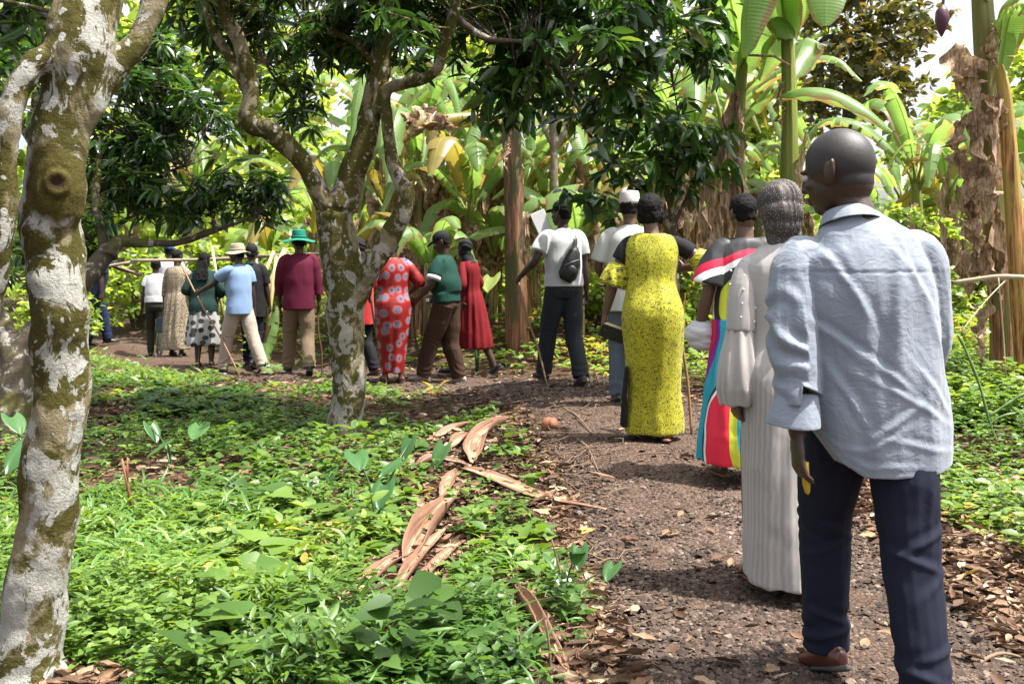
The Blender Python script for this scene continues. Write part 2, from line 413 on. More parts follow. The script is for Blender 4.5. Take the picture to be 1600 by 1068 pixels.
def dry_t():
    V = []; Q = []
    for i, (t, p) in enumerate([(0, .25), (.18, .8), (.4, 1), (.62, .9), (.82, .55), (1, .06)]):
        for j in range(5):
            q = j / 2 - 1; V.append((.22 * p * q * (1 - .2 * q * q), t + .03 * math.sin(j * 2.1 + i), .55 * .22 * p * q * q + .035 * math.sin(i * 2.3 + j * 1.9) + .22 * (t - .5) ** 2))
    return np.array(V), np.array([(i * 5 + j, i * 5 + j + 1, i * 5 + j + 6, i * 5 + j + 5) for i in range(5) for j in range(4)]), np.zeros((0, 3), int)
T_DRY = dry_t()
T_TINY = (np.array([(0, 0, 0), (-.3, .5, .06), (0, 1, -.08), (.3, .5, .06)], float), np.array([(0, 3, 2, 1)]), np.zeros((0, 3), int))
def rdirs(n, up_lo, up_hi, rng):
    a = rng.uniform(0, 2 * math.pi, n); u = rng.uniform(up_lo, up_hi, n); c = np.sqrt(np.clip(1 - u * u, 0, 1)); return np.stack([c * np.cos(a), c * np.sin(a), u], 1)
def upn(n, tilt, rng):
    v = rng.normal(0, tilt, (n, 3)); v[:, 2] += 1; return v / np.linalg.norm(v, axis=1)[:, None]

def sample_view(n, pxr, pyr, rng, f=None):
    """ground points spread as evenly as they look from the path, but kept as world positions"""
    lo = 620.0 * 0 + CH * F / max(pyr[1] - HY, 1); hi = CH * F / max(pyr[0] - HY, 1)
    y = 1.0 / rng.uniform(1 / hi ** 1.15, 1 / lo ** 1.15, n) ** (1 / 1.15); x = (rng.uniform(pxr[0], pxr[1], n) - 800) / F * y
    return x, y
# ================================================================ ground cover
rng = np.random.default_rng(7)
M_WEED = leaf_mat("weed_leaf", [(0, (0.024, 0.06, 0.011)), (0.4, (0.06, 0.125, 0.02)), (0.8, (0.13, 0.21, 0.036)), (.96, (0.20, 0.27, 0.075)), (1, (0.34, 0.25, 0.05))], 0.45, tfac=0.35)
M_GRASSY = leaf_mat("grass_blade", [(0, (0.04, 0.10, 0.02)), (0.6, (0.085, 0.18, 0.035)), (1, (0.18, 0.27, 0.06))], 0.42, tfac=0.4)
M_BROAD = leaf_mat("broad_weed_leaf", [(0, (0.03, 0.09, 0.03)), (0.6, (0.06, 0.16, 0.045)), (1, (0.13, 0.25, 0.06))], 0.4, tfac=0.35)
s = NT("dry_leaf"); a = s.attr('rnd')
c = s.ramp(a, [(0, (0.055, 0.03, 0.018)), (0.3, (0.13, 0.07, 0.04)), (0.6, (0.24, 0.14, 0.08)), (0.85, (0.40, 0.27, 0.17)), (0.97, (0.52, 0.42, 0.30)), (1, (0.55, 0.38, 0.05))])
nz = s.noise(s.coord(), 60, 3); c = s.mix(s.math('MULTIPLY', nz, 0.6), c, (0.04, 0.022, 0.014))
M_DRY = s.bsdf(c, 0.7, s.bump(nz, 0.3, 0.01), 0.3, trans=c, tfac=0.15)

def masked(n, pxr, pyr, prob):
    x, y = sample_view(n, pxr, pyr, rng); k = rng.random(n) < prob(x, y); return x[k], y[k]
def clumpn(x, y, sc, seed): return fbm(np.stack([x * sc, y * sc, 0 * x], 1), 2, seed)
def off_path(x, y, m=0.0): return (path_dist(x, y) > PW + m + 0.12 * vn(np.stack([x * 3, y * 3, 0 * x], 1), 2)).astype(float)
# small leafy weeds: sprigs of 5 leaves at a stem
def sprigs(name, tmpl, m, x, y, size, k, hmax, up=(0.0, 0.55), label='', cat='weeds', tilt=0.25, szv=0.45, tone=0.0):
    n = len(x); z = terrain(x, y); h = rng.uniform(0.02, hmax, n) * rng.choice([.6, 1, 1.5], n) * (0.6 + 0.6 * np.clip(clumpn(x, y, 1.2, 11) + 0.5, 0, 1.3))
    X = np.repeat(np.stack([x, y, z + h], 1), k, 0); N = n * k
    X[:, :2] += rng.normal(0, size * 0.35, (N, 2)); X[:, 2] -= np.abs(rng.normal(0, 0.4, N)) * np.repeat(h, k) * 0.5
    D = rdirs(N, up[0], up[1], rng); S = np.repeat(size * rng.uniform(1 - szv, 1 + szv, n), k) * rng.uniform(0.7, 1.2, N)
    cl = np.repeat(np.clip(0.5 + 0.5 * clumpn(x, y, 0.9, 21), 0, 1), k)
    r = np.clip(0.55 * rng.random(N) + 0.5 * cl - 0.05 + tone, 0, 1)
    return scatter(name, tmpl, X, frames(D, upn(N, tilt, rng)), S, r)
green = lambda x, y: (1 - litter_w(x, y)) * off_path(x, y) * (sheath_dist(x, y) > .075 + .05 * rng.random(len(x))) * ~((x < -1.15) & (y < 3.12))
parts_ = []
x, y = masked(17000, (-60, 1000), (600, 1130), lambda x, y: green(x, y) * np.clip(0.5 + 1.3 * clumpn(x, y, 2.2, 31), 0.03, 1)); parts_.append(sprigs('w', T_OVATE, None, x, y, 0.038, 5, 0.12))
x, y = masked(5200, (300, 1000), (640, 1130), lambda x, y: green(x, y) * np.clip(0.55 + 1.0 * clumpn(x, y, 1.1, 37), 0, 1)); parts_.append(sprigs('w', T_HEART, None, x, y, 0.052, 4, 0.13))
x, y = masked(4200, (1380, 1750), (560, 1000), lambda x, y: green(x, y)); parts_.append(sprigs('w', T_OVATE, None, x, y, 0.05, 5, 0.14, tone=0.15))
x, y = masked(420, (225, 410), (610, 660), lambda x, y: np.clip(.6 + 1.2 * clumpn(x, y, .9, 91), 0, 1) * off_path(x, y, .3)); parts_.append(sprigs('w', T_HEART, None, x, y, 0.085, 5, 0.12, tone=-.3))
x, y = masked(420, (400, 960), (680, 1000), lambda x, y: green(x, y) * (clumpn(x, y, 1.5, 93) > .1)); parts_.append(sprigs('w', T_OVATE, None, x, y, 0.075, 7, 0.24, (0, .8), tone=.05))
x, y = masked(260, (300, 900), (700, 1100), lambda x, y: green(x, y)); parts_.append(sprigs('w', T_HEART, None, x, y, 0.10, 3, 0.16, (0.1, .6), tone=-.15))
x, y = masked(2200, (-60, 560), (840, 1130), lambda x, y: green(x, y) * np.clip(.45 + 1.3 * clumpn(x, y, 1.8, 97), 0, 1)); parts_.append(sprigs('w', T_MANGO, None, x, y, 0.060, 7, 0.15, (0, .9), tone=-.05))
x, y = masked(7000, (100, 820), (585, 690), lambda x, y: green(x, y) * np.clip(.5 + 1.2 * clumpn(x, y, 1.6, 99), 0, 1)); parts_.append(sprigs('w', T_OVATE, None, x, y, 0.06, 5, 0.10))
o = join_meshes('leafy_weeds', parts_, M_WEED); tag(o, 'low bright green leafy weeds covering the ground beside the path', 'weeds', kind='stuff')
parts_ = []
x, y = masked(2600, (-60, 560), (780, 1130), lambda x, y: green(x, y) * np.clip(.35 + 1.2 * clumpn(x, y, 1.3, 41), 0, 1)); parts_.append(sprigs('g', T_BLADE, None, x, y, 0.095, 6, 0.10, (0.15, 0.9)))
x, y = masked(700, (560, 900), (880, 1130), lambda x, y: green(x, y)); parts_.append(sprigs('g', T_BLADE, None, x, y, 0.10, 6, 0.08, (0.3, 0.95)))
o = join_meshes('spear_grass', parts_, M_GRASSY); tag(o, 'broad bladed green grass in the lower left foreground', 'grass', kind='stuff')
# taller, looser growth on the far side of the path
parts_ = []
def far_green(x, y): return np.where((x < -.8) & near_side(x, y), .08, 1) * off_path(x, y, 0.15) * (y > 9.0) * np.clip(0.8 + 0.6 * clumpn(x, y, 0.6, 51), 0.1, 1) * (1 - 0.85 * ((path_dist(x, y) < PW + 0.6)))
x, y = masked(11000, (-150, 1750), (475, 640), far_green); parts_.append(sprigs('f', T_OVATE, None, x, y, 0.085, 6, 0.38, (-0.1, 0.7), tone=0.25))
x, y = masked(500, (100, 330), (548, 600), lambda x, y: off_path(x, y, 0.35) * (y < 15)); parts_.append(sprigs('f', T_MANGO, None, x, y, 0.10, 6, 0.12, (0.0, 0.8), tone=0.2))
x, y = masked(3500, (1420, 1800), (520, 700), lambda x, y: off_path(x, y, 0.3)); parts_.append(sprigs('f', T_OVATE, None, x, y, 0.075, 6, 0.25, tone=0.25))
o = join_meshes('undergrowth', parts_, M_WEED); tag(o, 'taller light green undergrowth growing behind the walkers', 'undergrowth', kind='stuff')
# dry leaves
def lay(name, tmpl, n, pxr, pyr, prob, size, lab, cat, flat=0.35, zoff=0.012):
    x, y = masked(n, pxr, pyr, prob); k = len(x); z = terrain(x, y) + zoff + rng.random(k) * 0.03
    D = rdirs(k, -0.25, 0.25, rng); S = size * rng.uniform(0.4, 1.5, k); wd = rng.uniform(0.6, 1.4, k)
    me = scatter(name, tmpl, np.stack([x, y, z], 1), frames(D, upn(k, flat, rng)), np.stack([S * wd, S, S * rng.uniform(0.2, 1.3, k)], 1), rng.random(k) ** 1.2)
    o = link(name, me, M_DRY); tag(o, lab, cat, kind='stuff'); return o
lay('leaf_litter', T_DRY, 60000, (-60, 1750), (500, 1130), lambda x, y: np.clip(litter_w(x, y) * 1.2 + 0.3, 0, 1) * np.where(path_dist(x, y) < PW - 0.08, 0.014, 1) * np.where(y > 13, 0.5, 1), 0.075, 'brown dry leaves littering the ground along the path edges', 'dry leaves')
lay('pale_leaf_litter', T_DRY, 900, (300, 1650), (620, 1130), lambda x, y: np.where((x > 1.55) | (litter_w(x, y) > 0.5), 0.9, 0.0) * np.where(path_dist(x, y) < PW - 0.05, 0.03, 1), 0.12, 'large pale crumpled dry leaves at the edges of the path', 'dry leaves')
# gravel stones
def stones(n, pxr, pyr, size, hgt):
    V = np.array([(1, 0, 0), (0, 1, 0), (-1, 0, 0), (0, -1, 0), (0, 0, .8), (0, 0, -.5), (.7, .7, .35), (-.7, .7, .3), (-.7, -.7, .4), (.7, -.7, .3)], float)
    T = np.array([(0, 6, 4), (6, 1, 4), (1, 7, 4), (7, 2, 4), (2, 8, 4), (8, 3, 4), (3, 9, 4), (9, 0, 4)])
    x, y = sample_view(n, pxr, pyr, rng); pd = path_dist(x, y); k = (rng.random(n) < np.clip(1.35 - pd / PW * 0.75, 0.0, 1)) | ((x > 1.3) & (y < 5.2) & (rng.random(n) < 0.25)); k &= pd < 1.35; x = x[k]; y = y[k]; N = len(x)
    sz = size * rng.lognormal(0, 0.4, N); D = rdirs(N, -0.3, 0.3, rng)
    return scatter('st', (V, np.zeros((0, 4), int), T), np.stack([x, y, terrain(x, y) + 0.02], 1), frames(D, upn(N, 0.3, rng)), np.stack([sz, sz * rng.uniform(.6, 1, N), sz * rng.uniform(.5, .9, N)], 1))
s = NT("stone_chip"); a = s.attr('rnd'); c = s.ramp(a, [(0, (0.018, 0.012, 0.009)), (0.5, (0.056, 0.037, 0.027)), (0.9, (0.10, 0.069, 0.051)), (1, (0.18, 0.14, 0.115))])
M_STONE = s.bsdf(c, 0.85, None, 0.3)
o = join_meshes('gravel', [stones(62000, (820, 1750), (630, 1130), 0.0088, 1), stones(9000, (300, 1100), (560, 660), 0.016, 1)], M_STONE)
for p in o.data.polygons: pass
o.data.polygons.foreach_set('use_smooth', np.zeros(len(o.data.polygons), bool)); tag(o, 'small dark grey gravel stones on the footpath', 'gravel', kind='stuff')
# dry vines and roots tangled between the fallen sheaths
mb = MB()
for i in range(330):
    c0 = G(rng.uniform(660, 960), rng.uniform(860, 1060)) if i < 250 else G(rng.uniform(760, 960), rng.uniform(620, 800))
    a = rng.uniform(0, 6.28); L = rng.uniform(0.08, 0.4); pts = []
    for t in np.linspace(0, 1, 7):
        px_, py_ = c0[0] + math.cos(a + t * rng.uniform(-.6, .6)) * L * t, c0[1] + math.sin(a + t * .4) * L * t
        pts.append((px_, py_, gz(px_, py_) + 0.02 + 0.045 * math.sin(t * 3.1) * rng.random()))
    mb.tube(pts, rng.uniform(0.0012, 0.0035), 4)
M_TWIG = plain("dry_vine", (0.20, 0.13, 0.08), 0.8, var=0.6)
o = mb.build('dry_vines', M_TWIG); tag(o, 'tangle of thin dry vines and roots near the curled sheath', 'dry vines', kind='stuff')
# ================================================================ trees
def patches(s, v, scale, lo, seed):
    mp = s.n('ShaderNodeMapping'); mp.inputs['Location'].default_value = (seed, seed * 1.7, seed * .3); s.l(v, mp.inputs['Vector'])
    nz = s.n('ShaderNodeTexNoise'); s.l(mp.outputs[0], nz.inputs['Vector']); nz.inputs['Scale'].default_value = 14; nz.inputs['Detail'].default_value = 3
    ad = s.n('ShaderNodeVectorMath', operation='MULTIPLY_ADD'); s.l(nz.outputs['Color'], ad.inputs[0]); ad.inputs[1].default_value = (.05, .05, .05); s.l(mp.outputs[0], ad.inputs[2])
    vo = s.n('ShaderNodeTexVoronoi'); s.l(ad.outputs[0], vo.inputs['Vector']); vo.inputs['Scale'].default_value = scale
    sp = s.n('ShaderNodeSeparateColor'); s.l(vo.outputs['Color'], sp.inputs[0])
    rad = s.math('MULTIPLY_ADD', sp.outputs[0], 0.62, lo)
    return s.ramp(s.math('SUBTRACT', rad, vo.outputs['Distance']), [(0.0, 0.0), (0.035, 1.0)])
def lichen_bark(name, thr, gain, albedo, knot=None):
  s = NT(name); v = s.coord(); vs = s.coord(scale=(1, 1, 0.75))
  warp = s.noise(v, 3.0, 5, 0.65)
  base = s.mix(s.noise(v, 22, 5, 0.7), (0.10, 0.085, 0.05), (0.25, 0.21, 0.13))
  moss = s.mix(s.noise(v, 45, 5, 0.8), (0.022, 0.020, 0.006), (0.088, 0.078, 0.019))
  m1 = s.ramp(s.noise(vs, 5.5, 6, 0.66, 0.6), [(0.44, 0.0), (0.50, 1.0)])
  c = s.mix(m1, base, moss)
  zs_ = s.n('ShaderNodeSeparateXYZ'); s.l(v, zs_.inputs[0])
  big = s.ramp(s.math('SUBTRACT', s.noise(vs, 8.0, 8, 0.7, 0.6), s.math('MULTIPLY', s.math('SUBTRACT', zs_.outputs[2], 1.25), .045)), [(thr, 0.0), (thr + .02, 1.0)])
  pp = s.math('MAXIMUM', patches(s, v, 15, gain, 3.1), s.math('MULTIPLY', big, 0.92))
  pp = s.math('MAXIMUM', pp, patches(s, v, 34, -0.30, 9.0))
  # pale lichen, mottled by noise and flecked darker, alike all round the trunk
  fine = s.noise(v, 120, 5, 0.8); lichen = s.mix(s.noise(v, 17, 4, .7), albedo, tuple(t * .5 for t in albedo)); lichen = s.mix(s.ramp(fine, [(0.5, 0.0), (0.75, 0.6)]), lichen, (0.18, 0.17, 0.12))
  c = s.mix(pp, c, lichen)
  if knot is not None:
    vm = s.n('ShaderNodeVectorMath', operation='DISTANCE'); s.l(v, vm.inputs[0]); vm.inputs[1].default_value = tuple(float(t) for t in knot)
    dn = s.math('ADD', vm.outputs['Value'], s.math('MULTIPLY', s.math('SUBTRACT', s.noise(v, 12, 4), .5), .10))
    c = s.mix(s.ramp(dn, [(.115, 1.0), (.14, 0.0)]), c, s.mix(s.noise(v, 60, 4, .8), (0.022, 0.018, 0.006), (0.10, 0.085, 0.022))); c = s.mix(s.ramp(vm.outputs['Value'], [(.012, 1.0), (.034, 0.0)]), c, (0.03, 0.016, 0.010))
  return s.bsdf(c, 0.95, s.bump(fine, 0.5, 0.006, s.bump(s.math('ADD', s.noise(v, 30, 5, 0.7), s.math('MULTIPLY', pp, 0.3)), 0.6, 0.02)), 0.1)
M_BARK = lichen_bark("lichen_bark", .515, -.22, (0.40, 0.395, 0.36), P(88, 285, 2.985))
M_BARK_MID = lichen_bark("mossy_bark", .53, -.30, (0.36, 0.33, 0.29))
def dark_bark(name, a, b):
    s = NT(name); v = s.coord(); c = s.mix(s.noise(v, 12, 5, 0.7), a, b)
    li = s.ramp(s.noise(v, 9, 6, 0.65, 0.4), [(0.56, 0.0), (0.60, 1.0)]); c = s.mix(s.math('MULTIPLY', li, 0.7), c, (0.34, 0.33, 0.29))
    mo = s.ramp(s.noise(v, 3, 4, 0.6), [(0.52, 0.0), (0.6, 1.0)]); c = s.mix(s.math('MULTIPLY', mo, 0.55), c, (0.10, 0.10, 0.02))
    return s.bsdf(c, 0.95, s.bump(s.noise(v, 35, 6, 0.75), 0.7, 0.02), 0.1)
M_BARK2 = dark_bark("grey_bark", (0.11, 0.085, 0.06), (0.25, 0.21, 0.16))
M_BARK3 = dark_bark("dark_bark", (0.04, 0.032, 0.024), (0.10, 0.082, 0.06))

def px_path(rows):
    """rows (px, py, width_px, d) -> centres and radii"""
    return np.array([P(a, b, d) for a, b, wd, d in rows]), np.array([wd / 2 / F * d for a, b, wd, d in rows])
def limbs(rowsets, vox, amp=0.12, seed=1, extra=None, holes=()):
    mb = MB()
    for rows in rowsets:
        c, r = px_path(rows); cr = smooth_path(np.column_stack([c, r]), max(8, len(rows) * 5)); n = len(cr)
        cr[:, :3] += np.stack([vn(np.stack([np.arange(n) * .5, 0 * np.arange(n) + seed, 0 * np.arange(n) + k], 1), 5) for k in range(3)], 1) * cr[:, 3:4] * 0.12
        mb.tube(cr[:, :3], np.maximum(cr[:, 3], 0.004), 14)
    if extra: extra(mb)
    me = remesh(mb.mesh("t"), vox, 2)
    V = getco(me); N = getno(me)
    setco(me, V + N * ((fbm(V * (5, 5, 3), 4, seed) * amp * 0.08) + fbm(V * 22, 2, seed + 9) * amp * 0.02)[:, None])
    for hp, hr in holes:
        V = getco(me); r = np.linalg.norm(V - hp, axis=1) / hr; u = (V - hp) * (1, 0, 1); L_ = np.linalg.norm(u, axis=1)[:, None] + 1e-6
        setco(me, V + getno(me) * (.010 * np.exp(-((r - 1) / .35) ** 2) + .006 * np.sin(r * 6) * np.exp(-((r - 1.4) / .6) ** 2) - .014 * np.exp(-(r / .5) ** 2))[:, None])
    return me

M_MANGO = leaf_mat("mango_leaf", [(0, (0.008, 0.024, 0.006)), (0.5, (0.02, 0.056, 0.011)), (0.85, (0.045, 0.11, 0.02)), (1, (0.13, 0.16, 0.035))], 0.26, tfac=0.36, spec=0.7)
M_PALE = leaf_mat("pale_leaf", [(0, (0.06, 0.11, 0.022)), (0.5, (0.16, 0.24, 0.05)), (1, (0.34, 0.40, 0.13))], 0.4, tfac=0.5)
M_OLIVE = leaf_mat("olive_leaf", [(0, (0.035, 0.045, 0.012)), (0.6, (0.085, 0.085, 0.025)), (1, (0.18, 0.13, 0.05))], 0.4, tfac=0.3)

def crown(name, blobs, nclus, leaf, k, mat_, parent, tmpl=T_MANGO, droop=(-0.9, 0.35), anchors=None, twig=0.35, seed=0, spread=0.6):
    """blobs: (px, py, d, rpx, rpy, rd). Clusters of drooping leaves at twig ends"""
    rg = np.random.default_rng(seed); B = np.array([np.r_[P(a, b, d), rx / F * d, rd, rz / F * d] for a, b, d, rx, rz, rd in blobs])
    vol = B[:, 3] * B[:, 4] * B[:, 5]; pick = rg.choice(len(B), nclus * 2, p=vol / vol.sum())
    q = rg.normal(0, 1, (nclus * 2, 3)); q /= np.linalg.norm(q, axis=1)[:, None]; q *= (rg.random((nclus * 2, 1)) ** 0.45)
    C = B[pick, :3] + q * B[pick, 3:]
    dens = fbm(C * 2.1, 2, seed + 3); C = C[np.argsort(-dens)[:nclus]]
    C = C[C[:, 2] > terrain(C[:, 0], C[:, 1]) + 0.25]; n = len(C)
    az = rg.uniform(0, 6.283, (n, k)); el = rg.uniform(droop[0], droop[1], (n, k)); ce = np.sqrt(1 - np.clip(el, -.99, .99) ** 2)
    D = np.stack([ce * np.cos(az), ce * np.sin(az), el], 2).reshape(-1, 3)
    sz = leaf * rg.uniform(0.6, 1.2, n * k) * np.repeat(rg.uniform(.8, 1.15, n), k)
    pos = np.repeat(C, k, 0) + D * sz[:, None] * 0.15 + rg.normal(0, leaf * 0.12, (n * k, 3))
    N = upn(n * k, spread, rg); tone = np.repeat(rg.random(n), k)
    me = scatter(name, tmpl, pos, frames(D, N), sz, np.clip(0.55 * tone + 0.5 * rg.random(n * k), 0, 1))
    o = link(name, me, mat_, parent)
    mb = MB()
    if anchors is not None and twig > 0:
        A = np.asarray(anchors)
        idx = rg.choice(n, int(n * twig), replace=False)
        for i in idx:
            dd = np.linalg.norm(A - C[i], axis=1); j = int(np.argmin(dd)); a = A[j]; c = C[i]
            if dd[j] > 1.6: a = c + (a - c) / dd[j] * 0.5
            m = (a + c) / 2 + rg.normal(0, 0.07, 3) + (0, 0, 0.08); r = 0.006 + 0.004 * min(dd[j], 1.5)
            mb.tube(smooth_path([a, m, c], 6), np.linspace(r, 0.003, 6), 5, cap=False)
    return o, mb
def tree(name, label, cat, base, rowsets, vox, bark, blobs, nclus, leaf, k, lm, seed=0, tmpl=T_MANGO, droop=(-0.9, 0.35), twig=0.35, group=None, extra=None, amp=0.12, spread=0.6):
    e = empty(name, (0, 0, 0)); tag(e, label, cat, group)
    me = limbs(rowsets, vox, amp, seed + 1, extra, [(P(88, 285, 2.97), .032)] if extra else ()) if rowsets else None
    if me is not None: link("trunk", me, bark, e)
    if blobs:
        an = []
        for rows in rowsets[(1 if len(rowsets) > 1 else 0):] if rowsets else []:
            c, r = px_path(rows); an.append(smooth_path(c, 14)[4:])
        co, mb = crown("crown", blobs, nclus, leaf, k, lm, e, tmpl, droop, np.concatenate(an) if an else None, twig, seed, spread)
        if mb.n: mb.build("twigs", bark, e)
    rebase(e, base); return e
def rebase(e, base):
    """move the root to the base without moving the parts"""
    base = [float(t) for t in base]
    e.location = base
    for ch in e.children: ch.location = (-base[0], -base[1], -base[2])

def knot(mb):
    mb.ell(P(94, 295, 3.07), (.084, .092, .16), None, 28, 18); mb.ell(P(122, 485, 3.1), (.035, .06, .09)); mb.ell(P(118, 625, 3.1), (.035, .06, .07))
    mb.ell(P(40, 1075, 3.1), (.16, .14, .12))
tree("lichen_covered_tree", "nearest tree at the left edge, thick leaning trunk with moss and white lichen patches", "tree", P(45, 1100, 3.1) - (0, 0, .05),
     [[(30, 1130, 170, 3.1), (48, 1030, 105, 3.1), (62, 900, 92, 3.1), (80, 740, 88, 3.1), (95, 600, 86, 3.1), (92, 470, 92, 3.1), (80, 340, 94, 3.1), (102, 200, 90, 3.1), (122, 100, 98, 3.1), (138, 0, 96, 3.15), (150, -120, 80, 3.2)],
      [(-45, 620, 44, 3.0), (-22, 500, 44, 2.98), (0, 380, 44, 2.96), (8, 240, 42, 2.96), (20, 160, 40, 2.96), (52, 104, 40, 3.0), (100, 70, 44, 3.05), (130, 30, 40, 3.1)],
      [(112, 210, 50, 3.1), (160, 140, 42, 3.15), (205, 80, 38, 3.2), (235, 25, 34, 3.25), (265, -60, 30, 3.3)]],
     0.010, M_BARK, [(20, 30, 4.0, 70, 60, .4), (60, -150, 3.6, 200, 90, .5)], 95, 0.14, 9, M_MANGO, 3, extra=knot)
tree("forked_tree", "tree in the middle of the photo with its trunk forked into three grey mossy limbs", "tree", G(540, 683),
     [[(540, 700, 70, 7.5), (541, 660, 56, 7.5), (543, 560, 56, 7.5), (540, 470, 62, 7.5), (533, 400, 64, 7.5), (524, 330, 58, 7.5)],
      [(524, 340, 48, 7.5), (500, 300, 34, 7.45), (465, 245, 30, 7.4), (425, 205, 30, 7.35), (388, 190, 30, 7.3), (392, 140, 26, 7.3), (375, 70, 26, 7.3), (345, 10, 24, 7.3), (325, -80, 20, 7.3)],
      [(535, 330, 52, 7.5), (556, 260, 42, 7.5), (577, 190, 38, 7.5), (592, 120, 34, 7.5), (600, 50, 32, 7.5), (606, -60, 26, 7.5)],
      [(550, 470, 44, 7.5), (580, 420, 34, 7.4), (612, 365, 32, 7.35), (636, 310, 26, 7.3), (616, 260, 22, 7.35), (606, 200, 20, 7.4), (600, 140, 22, 7.45)],
      [(603, 140, 20, 7.45), (640, 128, 20, 7.3), (680, 112, 19, 7.2), (695, 70, 18, 7.15), (712, 10, 17, 7.1), (720, -60, 14, 7.1)],
      [(590, 110, 16, 7.5), (560, 70, 14, 7.6), (510, 52, 12, 7.7), (450, 68, 10, 7.8), (415, 100, 8, 7.9)],
      [(390, 150, 18, 7.3), (360, 90, 16, 7.5), (330, 40, 14, 7.6), (320, 0, 12, 7.7)]],
     0.014, M_BARK_MID, [(440, 60, 8.3, 150, 80, .7), (560, -60, 7.6, 380, 120, 1.5), (350, -20, 8.0, 130, 70, .8), (660, 40, 7.6, 110, 70, .7), (480, 130, 8.5, 90, 70, .5), (640, 20, 6.2, 60, 30, .3), (500, 60, 8.0, 120, 90, .7), (760, -10, 7.5, 120, 60, .8)],
     860, 0.165, 10, M_MANGO, 11, droop=(-0.98, 0.25), twig=0.5)
tree("dark_leaved_tree", "dark trunked tree behind the left edge with a low branch bending over the far walkers", "tree", G(15, 682),
     [[(5, 700, 110, 7.5), (15, 660, 74, 7.5), (28, 590, 56, 7.6), (45, 540, 48, 7.7), (90, 480, 40, 7.9), (140, 430, 34, 8.1), (170, 390, 28, 8.3)],
      [(170, 400, 26, 8.2), (185, 378, 18, 8.3), (225, 380, 12, 8.4), (275, 380, 11, 8.5), (320, 365, 10, 8.6), (360, 352, 8, 8.7), (400, 340, 6, 8.8)],
      [(30, 600, 40, 7.6), (8, 520, 30, 7.7), (-20, 460, 26, 7.8)],
      [(165, 395, 18, 8.3), (150, 300, 14, 8.5), (160, 220, 10, 8.7), (190, 150, 8, 8.9)],
      [(340, 360, 7, 8.6), (320, 310, 6, 8.8), (290, 260, 5, 8.9)]],
     0.013, M_BARK3, [(250, 190, 9.3, 120, 90, .8), (180, 280, 9.0, 90, 90, .6), (330, 300, 8.9, 130, 55, .5), (440, 300, 9.2, 70, 50, .4), (160, 350, 8.6, 70, 45, .4), (15, 120, 8.5, 70, 120, .6), (250, 90, 9.5, 100, 50, .6), (10, 400, 8.6, 50, 80, .5), (240, 350, 8.6, 90, 30, .3)],
     560, 0.17, 10, M_MANGO, 23, droop=(-0.95, 0.4), twig=0.35)
tree("low_spreading_tree", "thin stemmed tree with big dark drooping leaves above the two people in yellow and white", "tree", G(1050, 560),
     [[(1055, 560, 14, 8.9), (1055, 420, 12, 8.9), (1050, 340, 11, 8.9), (1040, 290, 9, 8.8)],
      [(1050, 360, 8, 8.9), (1085, 280, 6, 8.9), (1110, 200, 5, 8.9)], [(1050, 370, 8, 8.9), (1000, 300, 7, 8.8), (960, 250, 6, 8.7), (920, 210, 5, 8.5)],
      [(1048, 330, 7, 8.9), (1062, 220, 6, 8.8), (1050, 120, 5, 8.6), (1030, 40, 4, 8.4)], [(1045, 340, 6, 8.9), (990, 330, 5, 8.6), (940, 330, 4, 8.3)],
      [(700, 20, 12, 7.2), (760, 60, 9, 7.3), (830, 70, 8, 7.4), (880, 120, 6, 7.5), (905, 175, 5, 7.6)]],
     0.010, M_BARK3, [(860, 60, 7.8, 140, 100, .7), (1000, 80, 8.2, 130, 100, .7), (960, 210, 8.5, 110, 75, .5), (1080, 200, 8.7, 70, 120, .5), (790, 130, 7.6, 80, 60, .4), (940, 300, 8.4, 60, 40, .3), (900, -60, 8.0, 260, 80, 1.0), (1040, 300, 8.8, 80, 50, .4), (1100, 60, 8.6, 60, 80, .5)],
     470, 0.20, 8, M_MANGO, 31, tmpl=leaf_t(0.17, fold=0.3, droop=0.3), droop=(-0.95, 0.15), twig=0.4)
# slim pale-barked tree behind the walker with the cap
tree("slim_pale_tree", "slim pale barked tree standing behind the man with the crossbody bag", "tree", G(862, 520),
     [[(862, 520, 18, 13), (864, 400, 15, 13), (866, 300, 14, 13), (864, 200, 12, 13), (860, 120, 10, 13)], [(864, 240, 8, 13), (885, 200, 6, 13), (900, 160, 5, 13)], [(864, 230, 7, 13), (846, 190, 6, 13), (840, 150, 5, 13)]],
     0.016, M_BARK2, [(870, 110, 13, 70, 50, .8)], 40, 0.2, 8, M_MANGO, 41, twig=0.3)
# background trees
def bg_tree(px, py, d, wpx, blobs, n, leaf, lm, label, seed, tmpl=T_OVATE, k=9, spread=0.8):
    g = G(px, py) if False else np.array([P(px, py, d)[0], d, gz(P(px, py, d)[0], d)])
    gy = HY - (g[2] - CH) * F / d
    return tree("background_tree", label, "tree", g, [[(px, gy + 20, wpx * 1.2, d), (px + 4, (gy + 250) / 2 + 30, wpx, d), (px - 3, 200, wpx * .8, d), (px + 8, 60, wpx * .5, d)], [(px, 240, wpx * .5, d), (px - 70, 130, wpx * .3, d)], [(px, 200, wpx * .45, d), (px + 80, 90, wpx * .25, d)]],
                0.05, M_BARK3, blobs, n, leaf, k, lm, seed, tmpl, (-0.8, 0.6), 0, "trees beyond the banana plants", spread=spread)
bg_tree(1330, 470, 17, 30, [(1340, 90, 17, 110, 120, 2.2), (1290, 180, 16.5, 70, 70, 1.2), (1380, 30, 17, 90, 70, 1.5), (1300, -30, 17, 150, 70, 2)], 640, 0.17, M_OLIVE, "olive brown leaved tree with sky gaps, right above the bald man", 51)
